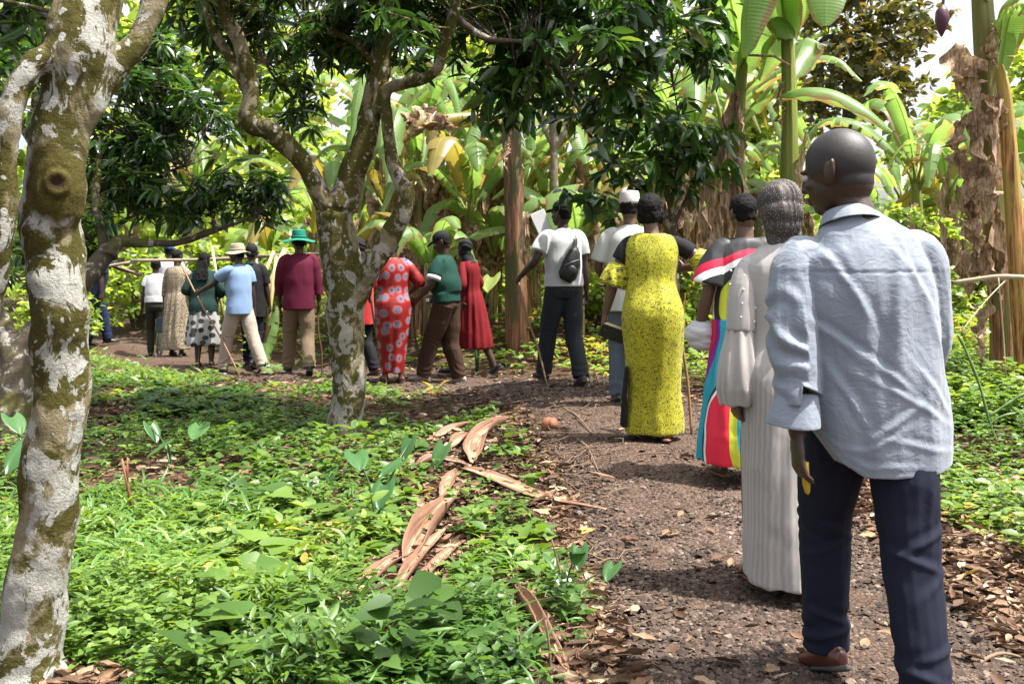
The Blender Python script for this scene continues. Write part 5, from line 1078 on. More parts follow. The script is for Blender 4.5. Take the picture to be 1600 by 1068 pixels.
        for j in range(3):
            for i in range(n):
                k = (i + 1) % n; a = j * 2 * n; b = (j + 1) * 2 * n; F_ += [(a + i, a + k, b + k, b + i), (a + n + k, a + n + i, b + n + i, b + n + k)]
        for i in range(n):
            k = (i + 1) % n; b = 6 * n; F_ += [(b + i, b + k, b + n + k, b + n + i), (i, n + i, n + k, k)]
        mb.add(V, F_); me = remesh(mb.mesh("b"), .005, 2); displace(me, lambda V, N: .002 * vn(V * 25, 2)); o = s.link(name, me, m)
        mb = MB(); mb.tube([H(0, -.008, .052), H(0, -.008, .075)], [(.0935, .1095), (.092, .108)], 26, up=Rh @ np.array((1, 0, 0))); link("band", mb.mesh("band"), m, o); return o
    def hijab(s, m, low=1.30, back=-.13, name="headscarf", wide=.15):
        mb = MB(); H = s.H; Rh = s.Rh
        mb.ell(H(0, -.018, .03), (.088, .103, .102), Rh); mb.ell(H(0, .0, -.05), (.078, .078, .08), Rh)
        mb.tube([H(0, -.02, -.05), s.T(0, -.03, 1.45), s.T(0, -.055, 1.40), s.T(0, -.07, low)], [(.07, .07), (.098, .08), (wide, .09), (wide * .7, .05)], 24, up=(1, 0, 0))
        def ex(V, N): return .004 * np.sin(V[:, 2] * 80 + V[:, 0] * 40 + 3 * vn(V * 7, 4))
        return s.finish(name, mb, m, folds=.004, extra=ex, seed=9)

def pattern_base(name):
    s = NT(name); a = s.n('ShaderNodeAttribute'); a.attribute_name = 'wrap'; return s, a.outputs['Vector']
M_SOLE = plain("shoe_sole", (0.05, 0.045, 0.04), .8)
M_BLKSHOE = plain("black_shoe", (0.012, 0.012, 0.013), .4); M_BRNSHOE = plain("brown_leather", (0.085, 0.026, 0.018), .32, .5)
M_SANDAL = plain("sandal_leather", (0.16, 0.07, 0.04), .5); M_WSHOE = plain("white_trainer", (0.5, 0.5, 0.5), .5)
BLK = cloth_mat("black_cloth", (0.012, 0.012, 0.014)); WHT = cloth_mat("white_cotton", (0.52, 0.53, 0.55), trans=.05)
C_SHIRT = None
s = NT("chambray"); v = s.coord(); wv = s.noise(s.coord(scale=(1, 1, 9)), 160, 2); wh = s.noise(s.coord(scale=(7, 7, 1)), 140, 2)
c = s.mix(wv, (0.13, 0.152, 0.188), (0.23, 0.257, 0.302)); c = s.mix(s.math('MULTIPLY', wh, .4), c, (0.11, 0.145, 0.20))
cr = s.noise(s.coord(scale=(1, 1, .8), rot=(0, .55, 0)), 9, 4, .6, 1.6); cr2 = s.noise(s.coord(scale=(1, 1, 2.0), rot=(0, -.4, 0)), 20, 3, .5, 1.0)
C_SHIRT = s.bsdf(c, .62, s.bump(cr2, .25, .010, s.bump(cr, .3, .022, s.bump(wv, .1, .001))), .35, .2)
C_SLATE = cloth_mat("navy_suit_cloth", (0.009, 0.011, 0.024)); C_SLATE_B = cloth_mat("dark_charcoal_denim", (0.022, 0.024, 0.03))
s = NT("grey_robe_cloth"); v = s.coord(); st = s.n('ShaderNodeTexWave'); st.bands_direction = 'X'; a = s.n('ShaderNodeAttribute'); a.attribute_name = 'wrap'; s.l(a.outputs['Vector'], st.inputs['Vector']); st.inputs['Scale'].default_value = 16; st.inputs['Distortion'].default_value = 2.2; st.inputs['Detail'].default_value = 1
z_ = s.n('ShaderNodeSeparateXYZ'); s.l(a.outputs['Vector'], z_.inputs[0]); low = s.ramp(z_.outputs[1], [(0.90, 1.0), (0.98, 0.0)])
base = s.mix(s.noise(v, 9, 3), (0.31, 0.29, 0.275), (0.42, 0.395, 0.375)); c = s.mix(s.math('MULTIPLY', s.math('MULTIPLY', st.outputs['Fac'], low), .32), base, (0.13, 0.12, 0.118))
C_ROBE = s.bsdf(c, .7, s.bump(s.noise(v, 500, 2), .1, .001), .3, .2, trans=c, tfac=.06)
# yellow dress with tiny dark marks
s, wv = pattern_base("yellow_print"); mp = s.n('ShaderNodeMapping'); mp.inputs['Scale'].default_value = (1, 1, 1); s.l(wv, mp.inputs[0]); nz = s.noise(mp.outputs[0], 75, 1, .4, 1.2)
k1 = s.ramp(s.math('ABSOLUTE', s.math('SUBTRACT', nz, .5)), [(0.045, 1.0), (0.065, 0.0)]); brk = s.ramp(s.noise(mp.outputs[0], 130, 1), [(.38, 0.0), (.44, 1.0)])
c = s.mix(s.math('MULTIPLY', k1, brk), s.mix(s.noise(s.coord(), 8, 2), (0.44, 0.41, 0.012), (0.33, 0.32, 0.012)), (0.025, 0.028, 0.01)); C_YEL = s.bsdf(c, .6, None, .3, .1)
# red print with ringed discs
s, wv = pattern_base("ringed_print"); vo = s.n('ShaderNodeTexVoronoi', feature='F1'); vo.voronoi_dimensions = '2D'; s.l(wv, vo.inputs['Vector']); vo.inputs['Scale'].default_value = 7.4; vo.inputs['Randomness'].default_value = .6
sc_ = s.n('ShaderNodeSeparateColor'); s.l(vo.outputs['Color'], sc_.inputs[0]); d = vo.outputs['Distance']
rg_ = s.math('SINE', s.math('MULTIPLY', d, 70)); ringc = s.mix(s.ramp(rg_, [(.45, 0.0), (.6, 1.0)]), (0.05, 0.03, 0.09), (0.34, 0.31, 0.35)); solid = s.mix(s.ramp(d, [(.07, 0.0), (.09, 1.0)]), (0.02, 0.01, 0.02), (0.15, 0.11, 0.16))
disc = s.mix(s.ramp(sc_.outputs[0], [(.40, 0.0), (.42, 1.0)]), ringc, solid); c = s.mix(s.ramp(d, [(.315, 0.0), (.33, 1.0)]), disc, s.ramp(d, [(.33, (0.36, 0.03, 0.006)), (.42, (0.27, 0.008, 0.005)), (.52, (0.16, 0.004, 0.005))])); C_RING = s.bsdf(c, .65, None, .3)
# bold colour bands
s, wv = pattern_base("bold_bands"); sp = s.n('ShaderNodeSeparateXYZ'); s.l(wv, sp.inputs[0]); X_, Z_ = sp.outputs[0], sp.outputs[1]
nz = s.noise(wv, 2.6, 1); lowc = s.math('FRACT', s.math('ADD', s.math('MULTIPLY', X_, 2.3), s.math('ADD', s.math('MULTIPLY', nz, .25), s.math('MULTIPLY', s.math('SINE', s.math('MULTIPLY', Z_, 4.5)), .13))))
RL = [(0, (0.012, 0.28, 0.38)), (.13, (0.45, 0.50, 0.03)), (.30, (0.58, 0.012, 0.04)), (.46, (0.22, 0.01, 0.22)), (.54, (0.012, 0.28, 0.38)), (.72, (0.02, 0.02, 0.022)), (.75, (0.7, 0.7, 0.7)), (.77, (0.58, 0.012, 0.04)), (.94, (0.45, 0.50, 0.03))]
cl = s.ramp(lowc, RL, 'CONSTANT')
dx = s.math('SUBTRACT', X_, -.02); dz = s.math('SUBTRACT', Z_, 1.08); rr = s.math('SQRT', s.math('ADD', s.math('MULTIPLY', dx, dx), s.math('MULTIPLY', dz, dz)))
cu = s.ramp(s.math('MULTIPLY', rr, 2.0), [(0, (0.75, 0.76, 0.78)), (.10, (0.012, 0.28, 0.38)), (.16, (0.30, 0.01, 0.25)), (.28, (0.45, 0.50, 0.03)), (.40, (0.02, 0.02, 0.022)), (.50, (0.8, 0.8, 0.8)), (.57, (0.55, 0.014, 0.05)), (.66, (0.02, 0.02, 0.022))], 'CONSTANT')
c = s.mix(s.ramp(Z_, [(.98, 0.0), (.985, 1.0)]), cl, cu); C_BOLD = s.bsdf(c, .55, None, .35)
# animal print, dotted skirt, speckled scarf
s, wv = pattern_base("tan_animal_print"); nz = s.noise(wv, 60, 2, .5, .8); c = s.mix(s.ramp(nz, [(.46, 0.0), (.54, 1.0)]), (0.07, 0.055, 0.035), (0.34, 0.28, 0.19)); C_TAN = s.bsdf(c, .7)
s, wv = pattern_base("dotted_skirt"); vo = s.n('ShaderNodeTexVoronoi'); vo.voronoi_dimensions = '2D'; s.l(wv, vo.inputs['Vector']); vo.inputs['Scale'].default_value = 9; vo.inputs['Randomness'].default_value = .5
c = s.mix(s.ramp(vo.outputs['Distance'], [(.33, 0.0), (.36, 1.0)]), (0.018, 0.018, 0.02), (0.30, 0.30, 0.30)); C_DOT = s.bsdf(c, .7)
s = NT("speckled_scarf"); v = s.coord(); vo = s.voro(v, 135, rnd=.5); nz = s.noise(v, 14, 3); c = s.mix(s.ramp(vo, [(.14, 1.0), (.22, 0.0)]), s.mix(nz, (0.018, 0.015, 0.014), (0.075, 0.06, 0.054)), (0.55, 0.52, 0.49)); C_SCARF = s.bsdf(c, .6, s.bump(s.noise(v, 18, 3), .4, .01), .3)
C_PURP = cloth_mat("maroon_cotton", (0.085, 0.006, 0.024)); C_KHAKI = cloth_mat("khaki_cotton", (0.17, 0.125, 0.08)); C_BEIGE = cloth_mat("beige_cotton", (0.34, 0.28, 0.235)); C_LBLUE = cloth_mat("light_blue_cotton", (0.17, 0.26, 0.42))
C_GREEN = cloth_mat("bottle_green_jersey", (0.006, 0.040, 0.030)); C_BROWN = cloth_mat("brown_trouser_cloth", (0.042, 0.021, 0.013)); C_RED = cloth_mat("dark_red_cloth", (0.14, 0.005, 0.009)); C_RED2 = cloth_mat("scarlet_cloth", (0.34, 0.01, 0.01))
C_DKGR = cloth_mat("dark_teal_cloth", (0.012, 0.035, 0.030)); C_NAVY = cloth_mat("navy_cloth", (0.012, 0.022, 0.06)); C_GHAT = cloth_mat("green_hat_cloth", (0.012, 0.17, 0.115)); C_THAT = cloth_mat("stone_hat_cloth", (0.34, 0.30, 0.21)); C_BCAP = cloth_mat("blue_cap_cloth", (0.04, 0.10, 0.30))
C_OLIVE = cloth_mat("dark_olive_cloth", (0.022, 0.026, 0.016)); C_GTROU = cloth_mat("blue_grey_trouser", (0.10, 0.125, 0.16)); C_OFFW = cloth_mat("cream_cotton", (0.46, 0.47, 0.44), trans=.05)
M_STICK = plain("peeled_stick", (0.26, 0.14, 0.07), .6, var=.5, scale=40); M_STICKD = plain("dark_stick", (0.09, 0.05, 0.03), .7, var=.4)
M_PAPER = plain("white_paper", (0.75, 0.76, 0.78), .8, var=.05); M_LEATH = plain("black_leather", (0.014, 0.016, 0.017), .45)

def W2(fig, p):
    """figure-local point to world"""
    r = fig.root; a = r.rotation_euler.z; p = np.asarray(p, float) * fig.s; return np.array([r.location.x + p[0] * math.cos(a) - p[1] * math.sin(a), r.location.y + p[0] * math.sin(a) + p[1] * math.cos(a), r.location.z + p[2]])
def stick(fig, sd, foot_px, d, label, m=None, top=.14, r=.011):
    g = W2(fig, fig.grip[sd]); x = P(foot_px, 0, d)[0]; b = np.array([x, d, gz(x, d)]); u = (g - b) / np.linalg.norm(g - b)
    e = empty("walking_stick", b); t = g + u * top - b; pts = smooth_path([(0, 0, 0), t * .33 + (.012, .01, 0), t * .66 - (.01, 0, 0), t], 14)
    mb = MB(); mb.tube(pts, np.linspace(r * .8, r * 1.15, 14), 8); o = bpy.data.objects; bpy.data.objects.remove(e)
    o = mb.build("walking_stick", m or M_STICK, None, b); tag(o, label, "walking stick", "walking sticks held by the walkers"); return o

# ---- 1 nearest man
f = Fig("bald man nearest the camera seen from behind, loose grey blue shirt and dark navy trousers", 1358, 2.98, 1.78, 0, SK1, lean=2, roll=-3.5, head=(46, 10, 0), headoff=(-.035, .01, -.022), fl=(-.075, .17, .10, -14, -20), fr=(.085, -.22, .085, 6, 0),
        hl=(-.245, -.09, .80), hr=(.20, .24, .90), pl=(-.5, -1, 0), pr=(.3, -1, 0), sh=.212, hipw=.175, vox=.0042, curl=(.75, .6), shz=1.365, headsc=1.10, belly=.13)
def shirt_near(f):
    mb = MB(); T = f.T
    rows = [(.685, .222, .148, .022, 0), (.76, .226, .156, .020, 0), (.90, .222, .156, .015, 0), (1.05, .215, .150, .01, -.005), (1.18, .214, .146, .005, -.01), (1.25, .212, .140, 0, -.012), (1.31, .204, .126, 0, -.012), (1.36, .180, .108, -.0, -.012), (1.40, .142, .090, -.006, -.008), (1.437, .108, .078, -.012, -.002), (1.468, .080, .068, -.018, .0)]
    c = [np.array([x, y, z]) if z < .93 else T(x, y, z) for z, rx, ry, x, y in rows]; cr = smooth_path(np.column_stack([c, [r_[1] for r_ in rows], [r_[2] for r_ in rows]]), 40); mb.tube(cr[:, :3], cr[:, 3:], 36, up=(1, 0, 0))
    f.sleeve(mb, -1, .84, .080, .066, (.75, 1.05)); f.sleeve(mb, 1, .84, .080, .066, (.75, 1.05))
    def ex(V, N):
        x, z = V[:, 0], V[:, 2]; w_ = 1.5 * vn(V * (4, 4, 2.5), 31)
        D = .0045 * np.exp(-((z - 1.1) / .32) ** 2) * np.sin((x * .95 - z * .12) * 52 + w_ * 1.6) * np.clip((1.40 - z) / .2, 0, 1)
        for (x0, z0, ang, L, wd, am) in [(-.10, 1.25, -60, .14, .012, .014), (-.02, 1.02, -38, .16, .010, .010), (.07, .92, -30, .15, .010, .010), (.02, .85, 35, .10, .012, .010), (.12, 1.24, -55, .15, .014, .013), (.17, 1.1, -70, .16, .013, .012), (.08, 1.32, -75, .10, .010, .009), (-.12, .95, -60, .12, .013, .012), (.10, .78, -15, .12, .010, .008), (-.04, .78, 30, .10, .010, .008), (-.06, 1.14, -80, .2, .016, .012), (.03, 1.2, 85, .2, .016, .012), (-.14, 1.10, -40, .1, .012, .012), (.15, .95, -50, .12, .011, .010), (.0, .72, 0, .1, .01, .006)]:
            ca, sa = math.cos(R(ang)), math.sin(R(ang)); u = (x - x0) * ca + (z - z0) * sa; q = -(x - x0) * sa + (z - z0) * ca + .25 * u * u; D = D + .42 * am * np.exp(-(u / L) ** 2) * (np.exp(-(q / wd) ** 2) - .7 * np.exp(-((q - wd * 1.8) / (wd * 1.2)) ** 2)) * (V[:, 1] < .05) * (np.abs(x) < .24)
        # yoke seam and hem
        D = D - .0022 * np.exp(-((z - 1.295 - .08 * x * x) / .004) ** 2) * (V[:, 1] < 0) * (np.abs(x) < .19) + .0015 * np.clip((z - 1.295) / .01, 0, 1)
        arm = (x < -.225); D = D + arm * .009 * np.sin((z * 1.0 + x * .8) * 70 + 5 * vn(V * 9, 3)) * np.exp(-((z - 1.1) / .13) ** 2)
        return D
    o = f.finish("shirt", mb, C_SHIRT, vox=.0055, sm=3, folds=.0065, extra=ex, seed=12, dirn=(1, 1, .5)); me = o.data
    # curved shirt tails: cut the hem higher over the hips
    bm = bmesh.new(); bm.from_mesh(me); 
    for v_ in bm.verts:
        if v_.co.z < .98 and -.245 < v_.co.x < (.34 if v_.co.y < .165 else .15):
            hm = .695 + min(.16, (1.6 if v_.co.x < 0 else .5) * max(0, abs(v_.co.x - .02) - .13) ** 1.35) + (.10 * max(0, -.06 - v_.co.x) / .15); v_.co.z = .98 - (.98 - v_.co.z) * (.98 - hm) / (.98 - .683)
    bm.normal_update(); dl = [f_ for f_ in bm.faces if f_.normal.z < -.75 and f_.calc_center_median().z < .85 and -.245 < f_.calc_center_median().x < .34]
    bmesh.ops.delete(bm, geom=dl, context='FACES')
    for _ in range(10): bmesh.ops.smooth_vert(bm, verts=[v_ for v_ in bm.verts if v_.is_boundary], factor=.5, use_axis_x=True, use_axis_y=True, use_axis_z=True)
    bm.to_mesh(me); bm.free(); me.update()
    md = o.modifiers.new("thickness", 'SOLIDIFY'); md.thickness = .0025
    # collar: a stand-up band folded over
    H = f.T(-.022, .0, 1.452); V = []; F_ = []; n = 40; k = 0
    prof = [(.066, -.012), (.063, .022), (.066, .036), (.074, .030), (.088, -.004), (.092, -.012), (.089, -.013), (.078, .02)]
    ax = f.Rt @ np.array([1, 0, 0]); ay = f.Rt @ rotm(-16) @ np.array([0, 1, 0]); az = np.cross(ax, ay)
    for i in range(n):
        a = math.pi / 2 + .35 + (2 * math.pi - .7) * i / (n - 1)
        for (r, z) in prof: V.append(H + ax * math.cos(a) * r * 1.04 + ay * math.sin(a) * r * 1.02 + az * z)
    m_ = len(prof)
    for i in range(n - 1):
        for j in range(m_): F_.append((i * m_ + j, i * m_ + (j + 1) % m_, (i + 1) * m_ + (j + 1) % m_, (i + 1) * m_ + j))
    F_ += [tuple(range(m_))[::-1], tuple(range((n - 1) * m_, n * m_))]; mb = MB(); mb.add(V, F_); me = mb.mesh("collar"); me = modded(me, [('SUBSURF', dict(levels=1, render_levels=1))]); link("collar", me, C_SHIRT, f.root)
    # unbuttoned cuff flaring round the forearm
    for sd in (-1, 1):
        E, W = f.el[sd], f.wr[sd]; u = (W - E) / np.linalg.norm(W - E); c0 = E + (W - E) * .60; sx = np.cross(u, (0, 1, 0)); sx /= np.linalg.norm(sx); sy = np.cross(u, sx); V = []; F_ = []; n = 44; rows_ = 7
        for j in range(rows_):
            t = j / (rows_ - 1)
            for i in range(n):
                a = -.6 + (2 * math.pi - .35) * i / (n - 1); r = .058 + .012 * t + .007 * math.sin(a * 3 + t * 2) * (t + .3) + (.016 * t * math.exp(-((a - .2) / .8) ** 2)); V.append(c0 + u * (.085 * t + .022 * math.sin(a) * t - .02) + sx * math.cos(a) * r * sd * 1.0 + sy * math.sin(a) * r * .9)
        for j in range(rows_ - 1):
            for i in range(n - 1): F_.append((j * n + i, j * n + i + 1, (j + 1) * n + i + 1, (j + 1) * n + i))
        mb = MB(); mb.add(V, F_); me = mb.mesh("cuff"); me = modded(me, [('SOLIDIFY', dict(thickness=.003)), ('SUBSURF', dict(levels=1, render_levels=1))]); c_ = link("cuff", me, C_SHIRT, f.root)
        if sd < 0:
            bt = MB(); q = c0 + u * .045 + sy * .062 * .9 * -1; bt.ell(q, (.0055, .0025, .0055)); link("button", bt.mesh("bt"), M_PAPER, c_)
mb = MB(); mb.ell(f.H(0, -.008, .025), np.array((.0785, .0998, .0995)) * f.hs, f.Rh, 64, 40); mb.ell(f.H(0, -.03, -.025), np.array((.064, .0645, .066)) * f.hs, f.Rh, 48, 32); me = remesh(mb.mesh("h"), .004, 3)
bm = bmesh.new(); bm.from_mesh(me); Ri = f.Rh.T
def _cut(v_):
    q = Ri @ (np.array(v_.co) - f.hc) / f.hs; return q[1] > .066 + .2 * q[2] * 0 and q[2] < .06 or q[2] < -.062 or (q[1] > -.025 and q[2] < .0)
bmesh.ops.delete(bm, geom=[v_ for v_ in bm.verts if _cut(v_)], context='VERTS'); bm.to_mesh(me); bm.free()
s_ = NT("shaved_hair"); n_1 = s_.noise(s_.coord(), 480, 3, .8); M_STUB = s_.bsdf(s_.mix(n_1, (0.010, 0.008, 0.008), (0.030, 0.024, 0.022)), .5, s_.bump(n_1, .5, .0015), .45); f.link("hair", me, M_STUB)
shirt_near(f); tr = f.trousers(C_SLATE, (.108, .083, .068), 1.04, folds=.0055)
def cre(V, N):
    D = 0; rg = np.random.default_rng(8)
    for (x0, z0, ang, L, am) in [(.11, .52, 25, .09, .011), (.08, .46, -20, .08, .010), (.12, .40, 35, .07, .008), (-.10, .50, -25, .08, .010), (-.07, .43, 20, .08, .009), (.10, .22, 15, .08, .009), (.08, .16, -18, .07, .010), (-.08, .20, -20, .07, .010), (-.07, .15, 15, .06, .010), (.04, .80, 55, .12, .009), (-.03, .80, -55, .12, .009), (.14, .70, 75, .14, .007), (-.14, .68, -78, .14, .007)]:
        ca, sa = math.cos(R(ang)), math.sin(R(ang)); u = (V[:, 0] - x0) * ca + (V[:, 2] - z0) * sa; q = -(V[:, 0] - x0) * sa + (V[:, 2] - z0) * ca + .8 * u * u; D = D + .6 * am * np.exp(-(u / L) ** 2) * (np.exp(-(q / .011) ** 2) - .6 * np.exp(-((q - .024) / .014) ** 2))
    return D
displace(tr.data, cre); f.shoes(M_BRNSHOE)
g = W2(f, f.grip[-1] + f.hf[-1][0] * .02); mb = MB(); mb.tube([(0, 0, .03), (0, 0, .0), (.002, 0, -.035), (.006, .003, -.06), (.008, .003, -.068)], [.009, .011, .012, .008, .003], 12); o = mb.build("banana_fruit", plain("yellow_peel", (0.42, 0.29, 0.02), .5, var=.3), None, g); tag(o, "small yellow fruit held in the nearest man's left hand", "fruit")

# ---- 2 woman in grey robe
f = Fig("woman in long pleated grey robe with speckled dark headscarf, just ahead of the bald man", 1224, 3.95, 1.68, 8, SK2, lean=3, head=(-12, 6, 0), hl=(-.215, .0, .76), hr=(.24, .12, .86), sh=.165, hipw=.17, vox=.006, fl=(-.08, .12, .085, 0, 0), fr=(.09, -.16, .11, 4, -28), shz=1.40, curl=(1.0, .8))
f.skirt(C_ROBE, [(1.485, .062, .056, 0, -.01), (1.45, .115, .08, 0, -.008), (1.38, .168, .105, 0, 0), (1.28, .17, .12, 0, .01), (1.16, .155, .125, 0, .005), (1.05, .158, .128, 0, 0), (.92, .19, .15, 0, -.01), (.7, .185, .170, .0, -.02), (.4, .175, .19, -.005, -.03), (.15, .168, .21, -.01, -.04), (.07, .172, .215, -.01, -.04)], (.0042, 11), "robe", folds=.009)
mb = MB(); f.sleeve(mb, -1, .58, .072, .064); f.finish("upper_sleeve", mb, C_ROBE, folds=.004, vox=.006)
S, E, W = f.sh[-1], f.el[-1], f.wr[-1]
mb = MB(); m_ = E * .98 + S * .02; mb.tube(smooth_path([m_, E * .75 + W * .25 + (0, 0, -.01), E * .42 + W * .58 + (0, -.0, -.02), W + (0.01, 0, -.055)], 14), np.interp(np.linspace(0, 1, 14), [0, .15, .5, .85, 1], [.060, .066, .082, .094, .084]), 24)
f.finish("bell_sleeve", mb, C_ROBE, folds=.004, vox=.006, extra=lambda V, N: .0045 * np.sin(np.arctan2(V[:, 1] - E[1], V[:, 0] - E[0]) * 9 + 4 * vn(V * (6, 6, 3), 2)), seed=4)
mb = MB(); f.sleeve(mb, 1, .85, .072, .075, (.55, 1.3)); f.finish("sleeve", mb, C_ROBE, folds=.005, vox=.007)
rg = np.random.default_rng(3); mb = MB(); ax_ = (E - S) / np.linalg.norm(E - S)
for i in range(12):
    t = .08 + .8 * (i + .5) / 12; a = [math.pi * 1.0, math.pi * 1.35, math.pi * 1.65][i % 3]; p = S + (E - S) * t; mb.ell(p + np.array([math.cos(a), math.sin(a), 0]) * (.069 - .004 * t), (.0048,) * 3, None, 8, 6)
f.link("pearl_beads", mb.mesh("pb"), plain("pearl", (0.7, 0.68, 0.64), .25, var=0))
mb = MB(); H = f.H; mb.ell(H(0, -.02, .035), (.094, .110, .098), f.Rh, 24, 16); mb.ell(H(0, -.055, -.02), (.088, .088, .080), f.Rh, 20, 12); mb.ell(H(.02, .03, .0), (.075, .06, .08), f.Rh); mb.ell(H(0, -.075, -.075), (.072, .055, .055), f.Rh); mb.tube([H(.0, -.04, -.05), f.T(.0, -.055, 1.455), f.T(.0, -.075, 1.41)], [(.078, .06), (.075, .042), (.05, .02)], 16, up=(1, 0, 0))
f.finish("headscarf", mb, C_SCARF, vox=.005, folds=.003, seed=3, extra=lambda V, N: .0065 * np.clip((V[:, 0] - f.hc[0] + .03) / .05, .15, 1) * np.sin((V[:, 0] * 1.2 + V[:, 1] * .8 - V[:, 2] * .25) * 190)); f.shoes(M_SANDAL, None, 'sandal', 'sandal')
g = W2(f, f.grip[-1]); mb = MB(); mb.tube([(-.02, 0, .09), (0, 0, 0), (.01, 0, -.05)], [.007, .007, .004], 8); o = mb.build("pen", plain("orange_plastic", (0.75, 0.16, 0.03), .4, var=0), None, g); tag(o, "orange pen in the left hand of the grey robed woman", "pen")
b0 = W2(f, f.T(.03, -.125, 1.10)); mb = MB(); mb.box((0, 0, 0), (.075, .035, .085), rotm(0, -28, 8)); me = remesh(mb.mesh("bag"), .008, 6); o = link("maroon_handbag", me, plain("maroon_leather", (0.06, 0.012, 0.014), .4), None, b0 + (0.0, -.0, .0))
a_ = W2(f, f.T(-.05, -.095, 1.44)) - b0; mb = MB(); mb.tube(smooth_path([a_ + (0, .03, .03), a_, a_ * .5 + (0, -.015, .02), (0, -.01, .08)], 14), .0035, 6); link("strap", mb.mesh("st"), M_LEATH, o); tag(o, "maroon shoulder bag resting on the back of the grey robed woman", "bag")

# ---- 3 woman in bold colour bands
f = Fig("woman in loose dress of bold pink, yellow, black and turquoise bands, short dark hair", 1166, 5.7, 1.70, 12, SK2, lean=3, head=(0, 6, 0), hl=(-.27, .10, .90), hr=(.24, .15, .86), sh=.172, hipw=.18, vox=.006, curl=(1.0, .6), fl=(-.10, .14, .085, 0, 0), fr=(.08, -.14, .10, 4, -25))
f.skirt(C_BOLD, [(1.475, .07, .06, 0, -.01), (1.44, .13, .085, 0, -.008), (1.36, .19, .12, 0, 0), (1.22, .195, .14, 0, .0), (1.05, .20, .15, 0, 0), (.85, .21, .17, -.01, -.01), (.6, .24, .20, -.02, -.02), (.3, .28, .24, -.03, -.03), (.14, .29, .25, -.03, -.03)], (.014, 12), "dress", folds=.008)
mb = MB(); [f.sleeve(mb, sd, .50, .085, .095, (.4, 1.15)) for sd in (-1, 1)]; f.finish("sleeves", mb, C_BOLD, folds=.006)
f.hair('short'); f.shoes(M_SANDAL, None, 'sandal', 'sandal')
n_ = 20; mb = MB(); mb.tube([f.neck + np.array([.062 * math.cos(a), .058 * math.sin(a) - .01, -.005 + .008 * math.sin(a)]) for a in np.linspace(0, 6.283, n_)], .0045, 6, cap=False); f.link("necklace", mb.mesh("nk"), M_PAPER)
g = W2(f, (f.grip[-1] + np.array([.0, -.03, .10]))); mb = MB()
mb.ell((0.02, 0, 0), (.095, .08, .08), rotm(0, -12, 0), 40, 24); mb.ell((.03, 0, -.05), (.085, .07, .06), rotm(0, 14, -12), 40, 24)
me_ = remesh(mb.mesh('cl'), .006, 5); displace(me_, lambda V, N: .006 * fbm(V * (9, 9, 22), 3, 5) + .0015 * np.sin(V[:, 2] * 140 + V[:, 0] * 30))
o = link("folded_white_cloth", me_, WHT, None, g + (-.02, 0, -.02)); tag(o, "thick folded white cloth tucked under the left arm of the woman in colour bands", "cloth")

# ---- 4 woman in yellow dress
f = Fig("woman in long bright yellow dress with tiny dark print and black upper sleeves", 1018, 6.5, 1.66, 0, SK2, lean=2, head=(-28, 4, 0), hl=(-.335, .08, .84), hr=(.27, .20, 1.22), pl=(-1, -.6, 0), pr=(.9, -.3, -.6), sh=.182, hipw=.20, vox=.006, curl=(1.1, 1.3), fl=(-.07, .10, .085, -6, 0), fr=(.09, -.10, .085, 8, -8), shz=1.415)
f.skirt(C_YEL, [(1.462, .095, .075, 0, -.01), (1.435, .155, .088, 0, -.008), (1.36, .195, .118, 0, 0), (1.26, .19, .132, 0, .005), (1.14, .175, .125, 0, 0), (1.05, .182, .135, 0, -.01), (.92, .215, .165, .01, -.03), (.80, .222, .168, .01, -.03), (.60, .20, .155, .015, -.02), (.35, .185, .145, .02, -.01), (.15, .205, .15, .02, -.01), (.05, .21, .155, .02, -.01)], (.006, 9), "dress", folds=.007)
for sd in (-1, 1):
    mb = MB(); e_ = f.sleeve(mb, sd, .36, .070, .066); f.finish("upper_sleeve", mb, BLK, folds=.003)
    S, E, W = f.sh[sd], f.el[sd], f.wr[sd]; u = (E - S) / np.linalg.norm(E - S); mb = MB(); p0 = S + u * .17; mb.tube([p0, p0 + u * .03, p0 + u * .08, p0 + u * .15, p0 + u * .165], [.062, .074, .092, .105, .095], 24)
    f.finish("ruffle_sleeve", mb, C_YEL, folds=.003, extra=lambda V, N: .009 * np.sin(np.arctan2(V[:, 1] - p0[1], V[:, 0] - p0[0]) * 9 + V[:, 2] * 8) * np.clip((p0[2] - V[:, 2]) / .12, 0, 1), seed=3)
f.hair('bob'); f.shoes(M_SANDAL, None, 'sandal', 'sandal')
mb = MB(); mb.tube([(-.185, -.06, .52), (-.20, -.05, .3), (-.205, -.04, .1)], [(.012, .05), (.02, .07), (.025, .08)], 8); f.finish("black_slip", mb, BLK, folds=.003, vox=.007)
g = W2(f, f.grip[-1]); e = empty("book", g); tag(e, "dark green covered book with yellowish pages in the yellow dressed woman's left hand", "book"); rr = rotm(38, 25, -14)
mb = MB(); mb.box((.05, 0, -.045), (.085, .016, .055), rr); mb.build("pages", plain("yellowed_paper", (0.5, 0.42, 0.25), .8), e, smooth=False)
mb = MB(); mb.box(np.array((.05, 0, -.045)) + rr @ np.array((0, -.0185, 0)), (.09, .002, .060), rr); mb.box(np.array((.05, 0, -.045)) + rr @ np.array((0, .0185, 0)), (.09, .002, .060), rr); mb.box(np.array((.05, 0, -.045)) + rr @ np.array((-.0865, 0, 0)), (.003, .0160, .060), rr); mb.build("cover", plain("dark_green_cover", (0.015, 0.03, 0.02), .5), e, smooth=False)
stick(f, 1, 1081, 6.7, "straight wooden stick in the right hand of the woman in yellow", top=.0)
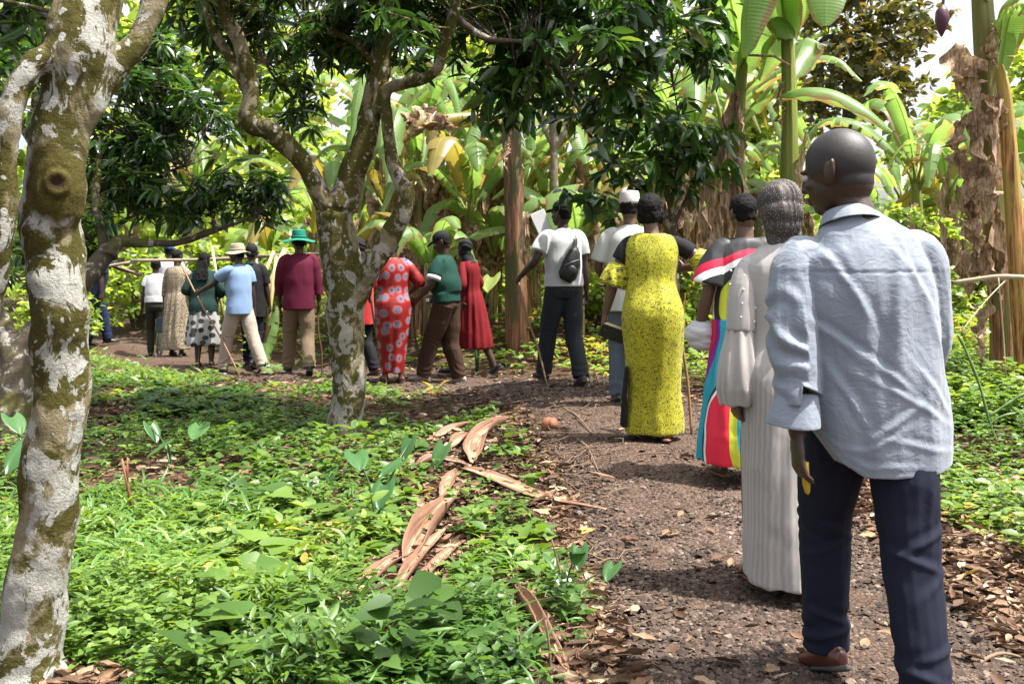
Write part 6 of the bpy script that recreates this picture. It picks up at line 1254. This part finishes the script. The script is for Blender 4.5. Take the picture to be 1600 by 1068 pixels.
g = W2(f, f.grip[1] + f.hf[1][0] * .03); mb = MB(); mb.tube([(0, 0, -.02), (-.01, 0, .05), (-.014, 0, .075)], [.005, .005, .002], 8); o = mb.build("pen", plain("white_orange_pen", (0.75, 0.35, 0.2), .4, var=0), None, g); tag(o, "small pen sticking up from the raised hand of the woman in yellow", "pen")

# ---- 5 man with embroidered cap, behind the woman in yellow
f = Fig("man in cream white shirt and round embroidered cap, partly hidden by the woman in yellow", 984, 7.7, 1.70, -4, SK2, lean=2, head=(-10, 2, 0), hl=(-.20, .27, 1.02), hr=(.25, .12, .85), sh=.185, hipw=.165, vox=.007, fl=(-.10, .12, .085, -4, 0), fr=(.09, -.12, .085, 4, -12))
f.shirt(C_OFFW, hem=.78, sleeve=.52, fit=.018, r1=.066); f.trousers(C_GTROU); f.shoes(M_BLKSHOE); f.hair('short')
s = NT("embroidered_cap"); wv_ = s.n('ShaderNodeTexWave'); wv_.bands_direction = 'DIAGONAL'; s.l(s.coord(), wv_.inputs['Vector']); wv_.inputs['Scale'].default_value = 40; wv_.inputs['Distortion'].default_value = 3
M_KUFI = s.bsdf(s.mix(s.ramp(wv_.outputs['Fac'], [(.4, 0.0), (.6, 1.0)]), (0.62, 0.62, 0.60), s.mix(s.noise(s.coord(), 30, 2), (0.08, 0.18, 0.42), (0.50, 0.30, 0.05))), .7)
mb = MB(); mb.tube([f.H(0, -.008, .045), f.H(0, -.010, .06), f.H(0, -.012, .13), f.H(0, -.012, .142), f.H(0, -.012, .138)], [(.085, .103), (.088, .106), (.080, .096), (.074, .088), (.02, .02)], 28, up=f.Rh @ np.array((1, 0, 0))); f.link("cap", mb.mesh("k"), M_KUFI)
g = W2(f, f.grip[-1]); mb = MB(); mb.box((-.03, .03, .0), (.04, .075, .006), rotm(0, 8, -50)); o = mb.build("mobile_phone", plain("dark_glass", (0.01, 0.01, 0.012), .2, var=0), None, g, smooth=False); tag(o, "dark phone held out by the man with the embroidered cap", "phone")

# ---- 6 man with crossbody bag
f = Fig("man in white polo shirt and black cap with a black bag slung on his back", 881, 9.27, 1.77, 24, SK1, lean=3, head=(26, 0, 0), hl=(-.36, .20, 1.03), hr=(.27, .02, .80), pl=(-.3, -1, -.4), sh=.192, hipw=.168, vox=.007, curl=(1.5, .7), fl=(-.10, .24, .085, -5, 4), fr=(.09, -.18, .10, 8, -22), belly=.13)
f.shirt(WHT, hem=.93, sleeve=.42, fit=.010, r0=.076, r1=.074, folds=.005); f.trousers(C_SLATE_B, (.104, .084, .076)); f.shoes(plain("brown_black_shoe", (0.03, 0.02, 0.018), .5)); f.hair('short'); f.cap(BLK)
mb = MB(); mb.tube([f.T(0, 0, 1.462), f.T(0, -.012, 1.49)], [(.078, .072), (.064, .062)], 20, up=(1, 0, 0)); f.link("collar", remesh(mb.mesh("c"), .006, 2), WHT)
b0 = W2(f, f.T(-.005, -.175, 1.13)); e = empty("crossbody_bag", b0); tag(e, "black leather sling bag worn across the white polo back", "bag")
mb = MB(); q = f.root.rotation_euler.z; rz_ = np.array(Matrix.Rotation(q, 3, 'Z')); mb.tube([rz_ @ np.array(t_) for t_ in [(.045, 0, .17), (.03, -.005, .12), (.0, -.01, .02), (-.045, -.008, -.10), (-.07, 0, -.15)]], [(.03, .02), (.062, .034), (.092, .042), (.10, .042), (.06, .03)], 18, up=rz_ @ np.array((1, 0, 0))); mb.build("pouch", M_LEATH, e)
mb = MB(); mb.ell(rz_ @ np.array((-.03, -.045, -.06)), (.062, .016, .055)); mb.build("pocket", M_LEATH, e)
mb = MB(); mb.tube([rz_ @ np.array(t_) for t_ in [(-.09, -.046, -.0), (-.02, -.056, .03), (.06, -.045, .05)]], .003, 6); mb.build("zip", plain("metal_zip", (.3, .3, .3), .35), e)
mb = MB(); tp = W2(f, f.T(.075, -.02, 1.485)) - b0; mid = W2(f, f.T(.075, -.115, 1.38)) - b0; mb.tube(smooth_path([rz_ @ np.array((.04, .0, .15)), mid, tp], 12), [(.019, .004)] * 12, 8, up=rz_ @ np.array((1, 0, 0))); mb.build("strap", M_LEATH, e)
stick(f, -1, 856, 9.1, "walking stick in the left hand of the man with the sling bag", M_STICK, .03)
g = P(838, 352, 9.5); mb = MB(); V = [(x_, y_, z_) for x_ in np.linspace(-.10, .10, 7) for y_ in (0, .003) for z_ in np.linspace(-.13, .13, 5)]
mb.box((0, 0, 0), (.07, .002, .13), rotm(0, -25, 10)); mb.box((.0, .004, .012), (.07, .0015, .128), rotm(0, -22, 10)); o = mb.build("paper_sheets", M_PAPER, None, W2(f, f.H(-.105, .15, -.10)), smooth=False); tag(o, "white sheets of paper held up in front of the black capped man's face", "paper")

# ---- 7 woman in dark red dress
f = Fig("woman in plain dark red dress and black headscarf, walking beside the person in green", 735, 11.4, 1.62, 70, SK1, lean=6, head=(-25, 8, 0), hl=(-.20, .20, 1.0), hr=(.20, .15, 1.0), sh=.155, hipw=.155, vox=.008, fl=(-.08, .22, .085, 0, 5), fr=(.08, -.30, .13, 0, -35))
f.skirt(C_RED, [(1.475, .06, .055, 0, 0), (1.44, .12, .08, 0, 0), (1.36, .16, .11, 0, 0), (1.22, .15, .12, 0, .01), (1.08, .14, .115, 0, 0), (.95, .165, .15, 0, -.02), (.7, .20, .21, 0, -.02), (.45, .22, .25, 0, -.03), (.36, .225, .255, 0, -.03)], (.012, 12), "dress")
mb = MB(); [f.sleeve(mb, sd, .75, .058, .05) for sd in (-1, 1)]; f.finish("sleeves", mb, C_RED, folds=.004); f.hijab(BLK, 1.36); f.shoes(M_BLKSHOE, None, 'flat')

# ---- 8 person in green jersey
f = Fig("person in bottle green shirt with white sleeve bands, brown trousers and black cap, looking down", 698, 11.0, 1.74, 72, SK1, lean=4, head=(10, 24, 0), hl=(-.24, .26, .98), hr=(.22, .22, 1.0), sh=.18, hipw=.19, vox=.007, bust=.03, belly=.15, curl=(.9, .9), fl=(-.10, .26, .085, -5, 0), fr=(.09, -.12, .085, 5, -8))
f.shirt(C_GREEN, hem=.94, sleeve=.42, fit=.012, r0=.078, r1=.075); f.trousers(C_BROWN, (.125, .10, .085), 1.06, folds=.008); f.shoes(plain("worn_trainer", (0.30, 0.24, 0.2), .6)); f.hair('short'); f.cap(BLK)
for sd in (-1, 1):
    p = smooth_path([f.T(sd * f.shw * .45, 0, f.shz), f.sh[sd], (f.sh[sd] + f.el[sd]) / 2, f.el[sd]], 20); mb = MB(); mb.tube(p[-5:-2], .0815, 20); f.link("sleeve_band", mb.mesh("b"), WHT)
stick(f, -1, 655, 11.0, "short dark stick in the hand of the person in green", M_STICKD, .02)

# ---- 9 woman in ringed red print
f = Fig("woman in orange red dress with large grey ringed discs, head hidden by the tree limb", 614, 10.8, 1.66, 22, SK1, lean=5, head=(20, 15, 0), hl=(-.25, .16, 1.02), hr=(.26, .20, 1.05), sh=.18, hipw=.19, vox=.007, bust=.02, fl=(-.07, .10, .085, 0, 0), fr=(.08, -.08, .085, 0, -8))
f.skirt(C_RING, [(1.475, .07, .06, 0, 0), (1.44, .14, .09, 0, 0), (1.35, .195, .13, 0, 0), (1.2, .19, .14, 0, .01), (1.06, .185, .135, 0, 0), (.92, .215, .165, 0, -.02), (.75, .21, .165, 0, -.02), (.45, .175, .15, 0, 0), (.2, .145, .13, 0, 0), (.12, .14, .125, 0, 0)], (.006, 9), "dress")
mb = MB(); [f.sleeve(mb, sd, .60, .075, .078) for sd in (-1, 1)]; f.finish("sleeves", mb, C_RING, folds=.006); f.hair('short'); f.shoes(M_BRNSHOE, None, 'flat')
stick(f, -1, 605, 10.7, "slanting walking stick beside the woman in the ringed print", M_STICK, .02)

# ---- 10 woman behind the middle trunk
f = Fig("woman in black headscarf and scarlet top mostly hidden behind the middle tree trunk", 564, 11.6, 1.66, 60, SK1, lean=4, head=(10, 8, 0), hl=(-.22, .2, 1.0), hr=(.22, .2, 1.0), sh=.17, hipw=.17, vox=.008, fl=(-.08, .16, .085, 0, 0), fr=(.08, -.16, .10, 0, -20))
f.shirt(C_RED2, hem=.66, sleeve=.9, fit=.015); f.trousers(BLK, (.10, .085, .075)); f.hijab(BLK, 1.28); f.shoes(M_BRNSHOE, None, 'flat')

# ---- 11 man in maroon shirt
f = Fig("man in maroon long sleeved shirt, khaki trousers and wide green brimmed hat", 467, 12.0, 1.78, 20, SK1, lean=1, head=(10, 0, 0), hl=(-.22, .14, .90), hr=(.25, .0, .84), pl=(-.8, -1, 0), sh=.19, hipw=.165, vox=.007, fl=(-.10, .20, .085, -6, 4), fr=(.10, -.20, .11, 8, -24))
f.shirt(C_PURP, hem=.80, sleeve=.86, fit=.014, r0=.075, r1=.062, folds=.007); f.trousers(C_KHAKI, (.104, .086, .076)); f.shoes(M_BLKSHOE); f.hair('short'); f.brimhat(C_GHAT, .20, .10, "green_hat")
stick(f, 1, 503, 12.0, "dark walking stick to the right of the man in maroon", M_STICKD, .02)

# ---- 12 person in black carrying a dark pack
f = Fig("person in black clothes and dark cap, half hidden beside the man in light blue", 392, 13.6, 1.74, -6, SK1, lean=2, head=(6, 4, 0), hl=(-.24, .1, .82), hr=(.25, .08, .84), sh=.18, hipw=.165, vox=.008, fl=(-.1, .15, .085, 0, 0), fr=(.09, -.15, .1, 0, -20))
f.shirt(BLK, hem=.72, sleeve=.5, fit=.025); f.trousers(C_SLATE); f.hair('short'); f.cap(BLK, False, "beanie"); f.shoes(M_BLKSHOE)
mb = MB(); mb.tube([f.T(0, -.015, 1.455), f.T(0, -.02, 1.50)], [(.08, .075), (.066, .064)], 18, up=(1, 0, 0)); f.link("collar", mb.mesh("c"), C_GREEN)

# ---- 13 man in light blue
f = Fig("man in light blue shirt, beige trousers and stone bucket hat, in mid stride", 374, 13.0, 1.76, 56, SK1, lean=3, head=(20, 4, 0), hl=(-.28, .46, 1.12), hr=(.25, -.02, .82), pl=(-.2, -.4, -1), sh=.188, hipw=.165, vox=.007, curl=(1.4, .6), fl=(-.10, .22, .085, 0, 6), fr=(.09, -.36, .15, 0, -38))
f.shirt(C_LBLUE, hem=.82, sleeve=.43, fit=.012, r0=.076, r1=.074); f.trousers(C_BEIGE, (.104, .084, .072)); f.shoes(M_BLKSHOE, M_WSHOE); f.hair('short'); f.brimhat(C_THAT, .165, .09, "bucket_hat")
stick(f, -1, 377, 12.7, "long pale stick held out by the man in light blue", M_STICK, .50)

# ---- 14 woman with dotted skirt
f = Fig("woman in dark green top and grey skirt with black dots, long black braids", 318, 13.4, 1.60, 6, SK1, lean=6, head=(-12, 8, 0), hl=(-.17, .24, 1.12), hr=(.20, .2, 1.05), sh=.165, hipw=.18, vox=.007, fl=(-.10, .06, .085, 0, 0), fr=(.12, -.02, .085, 10, -4))
f.skirt(C_DOT, [(1.02, .15, .12, 0, 0), (.9, .20, .155, 0, 0), (.7, .235, .18, 0, 0), (.42, .27, .20, 0, 0), (.34, .275, .205, 0, 0)], (.016, 11)); f.shirt(C_DKGR, hem=.84, sleeve=.85, fit=.008, hemr=(.225, .17), name="top"); f.hair('braids'); f.shoes(M_SANDAL, None, 'sandal', 'sandal')
stick(f, -1, 309, 13.3, "upright pale stick beside the woman with the dotted skirt", M_STICK, .35)

# ---- 15 woman in tan animal print
f = Fig("woman in long tan animal print dress carrying a dark handbag", 276, 15.0, 1.66, 0, SK1, lean=3, head=(-20, 4, 0), hl=(-.235, .05, .80), hr=(.22, .2, 1.12), sh=.165, hipw=.17, vox=.008, fl=(-.1, .06, .085, 0, 0), fr=(.1, -.06, .085, 0, -5))
f.skirt(C_TAN, [(1.475, .06, .055, 0, 0), (1.44, .12, .08, 0, 0), (1.36, .165, .11, 0, 0), (1.2, .155, .12, 0, 0), (1.06, .15, .12, 0, 0), (.9, .19, .15, 0, 0), (.5, .21, .17, 0, 0), (.2, .235, .19, 0, 0), (.12, .24, .19, 0, 0)], (.012, 10), "dress")
mb = MB(); [f.sleeve(mb, sd, .85, .06, .05) for sd in (-1, 1)]; f.finish("sleeves", mb, C_TAN, folds=.004); f.hair('short'); f.shoes(M_BLKSHOE, None, 'flat')
g = W2(f, f.grip[-1]); e = empty("handbag", g - (0, 0, .02)); tag(e, "dark teal handbag hanging from the left hand of the woman in tan print", "bag")
mb = MB(); mb.tube([(0, 0, -.12), (0, 0, -.16), (0, 0, -.36), (0, 0, -.38)], [(.09, .03), (.13, .05), (.155, .065), (.15, .055)], 4, up=(1, 0, 0)); mb.build("bag_body", plain("teal_leather", (0.02, 0.045, 0.055), .5), e, smooth=False)
mb = MB(); mb.tube(smooth_path([(-.06, 0, -.14), (-.05, 0, -.03), (0, 0, .02), (.05, 0, -.03), (.06, 0, -.14)], 14), .006, 6); mb.build("handle", M_LEATH, e)

# ---- 16 girl in white tee
f = Fig("young woman in white T-shirt and dark olive trousers with her hair in a bun", 243, 15.8, 1.62, 14, SK1, lean=3, head=(0, 2, 0), hl=(-.25, .08, .82), hr=(.23, .2, 1.0), sh=.165, hipw=.165, vox=.008, fl=(-.09, .1, .085, 0, 0), fr=(.08, -.14, .10, 0, -15))
f.shirt(WHT, hem=.97, sleeve=.38, fit=.006, r0=.064, r1=.062); f.trousers(C_OLIVE, (.092, .066, .055), 1.0); f.hair('bun'); f.shoes(M_BLKSHOE)
mb = MB(); mb.tube([f.T(0, 0, 1.0), f.T(0, 0, 1.03)], [(.164, .126), (.164, .126)], 24, up=(1, 0, 0)); f.link("belt", mb.mesh("blt"), BLK)
# ---- 17 man in blue cap
f = Fig("man in white shirt and blue cap standing just beyond the young woman in the T-shirt", 264, 16.8, 1.80, 5, SK1, lean=3, head=(-5, 0, 0), sh=.19, hipw=.17, vox=.008)
f.shirt(WHT, hem=.82, sleeve=.45, fit=.012, r0=.074, r1=.072); f.trousers(C_SLATE_B); f.hair('short'); f.cap(C_BCAP); f.shoes(M_BLKSHOE)
# ---- 18 pointing person in navy
f = Fig("person in navy work clothes and black boots pointing to the right, face behind leaves", 150, 16.5, 1.78, -60, SK1, lean=12, head=(0, 5, 0), hl=(-.05, .62, 1.20), hr=(.25, .05, .84), pl=(0, 0, -1), pr=(.5, -1, 0), sh=.185, hipw=.17, vox=.008, curl=(.3, .6), fl=(-.1, .2, .085, 0, 0), fr=(.1, -.15, .085, 0, -5))
f.shirt(C_NAVY, hem=.85, sleeve=.44, fit=.012, r0=.074, r1=.072); f.trousers(C_NAVY, (.10, .084, .08)); f.hair('short'); f.shoes(plain("rubber_boot", (0.012, 0.013, 0.013), .35), None, 'boot', 'rubber_boot')
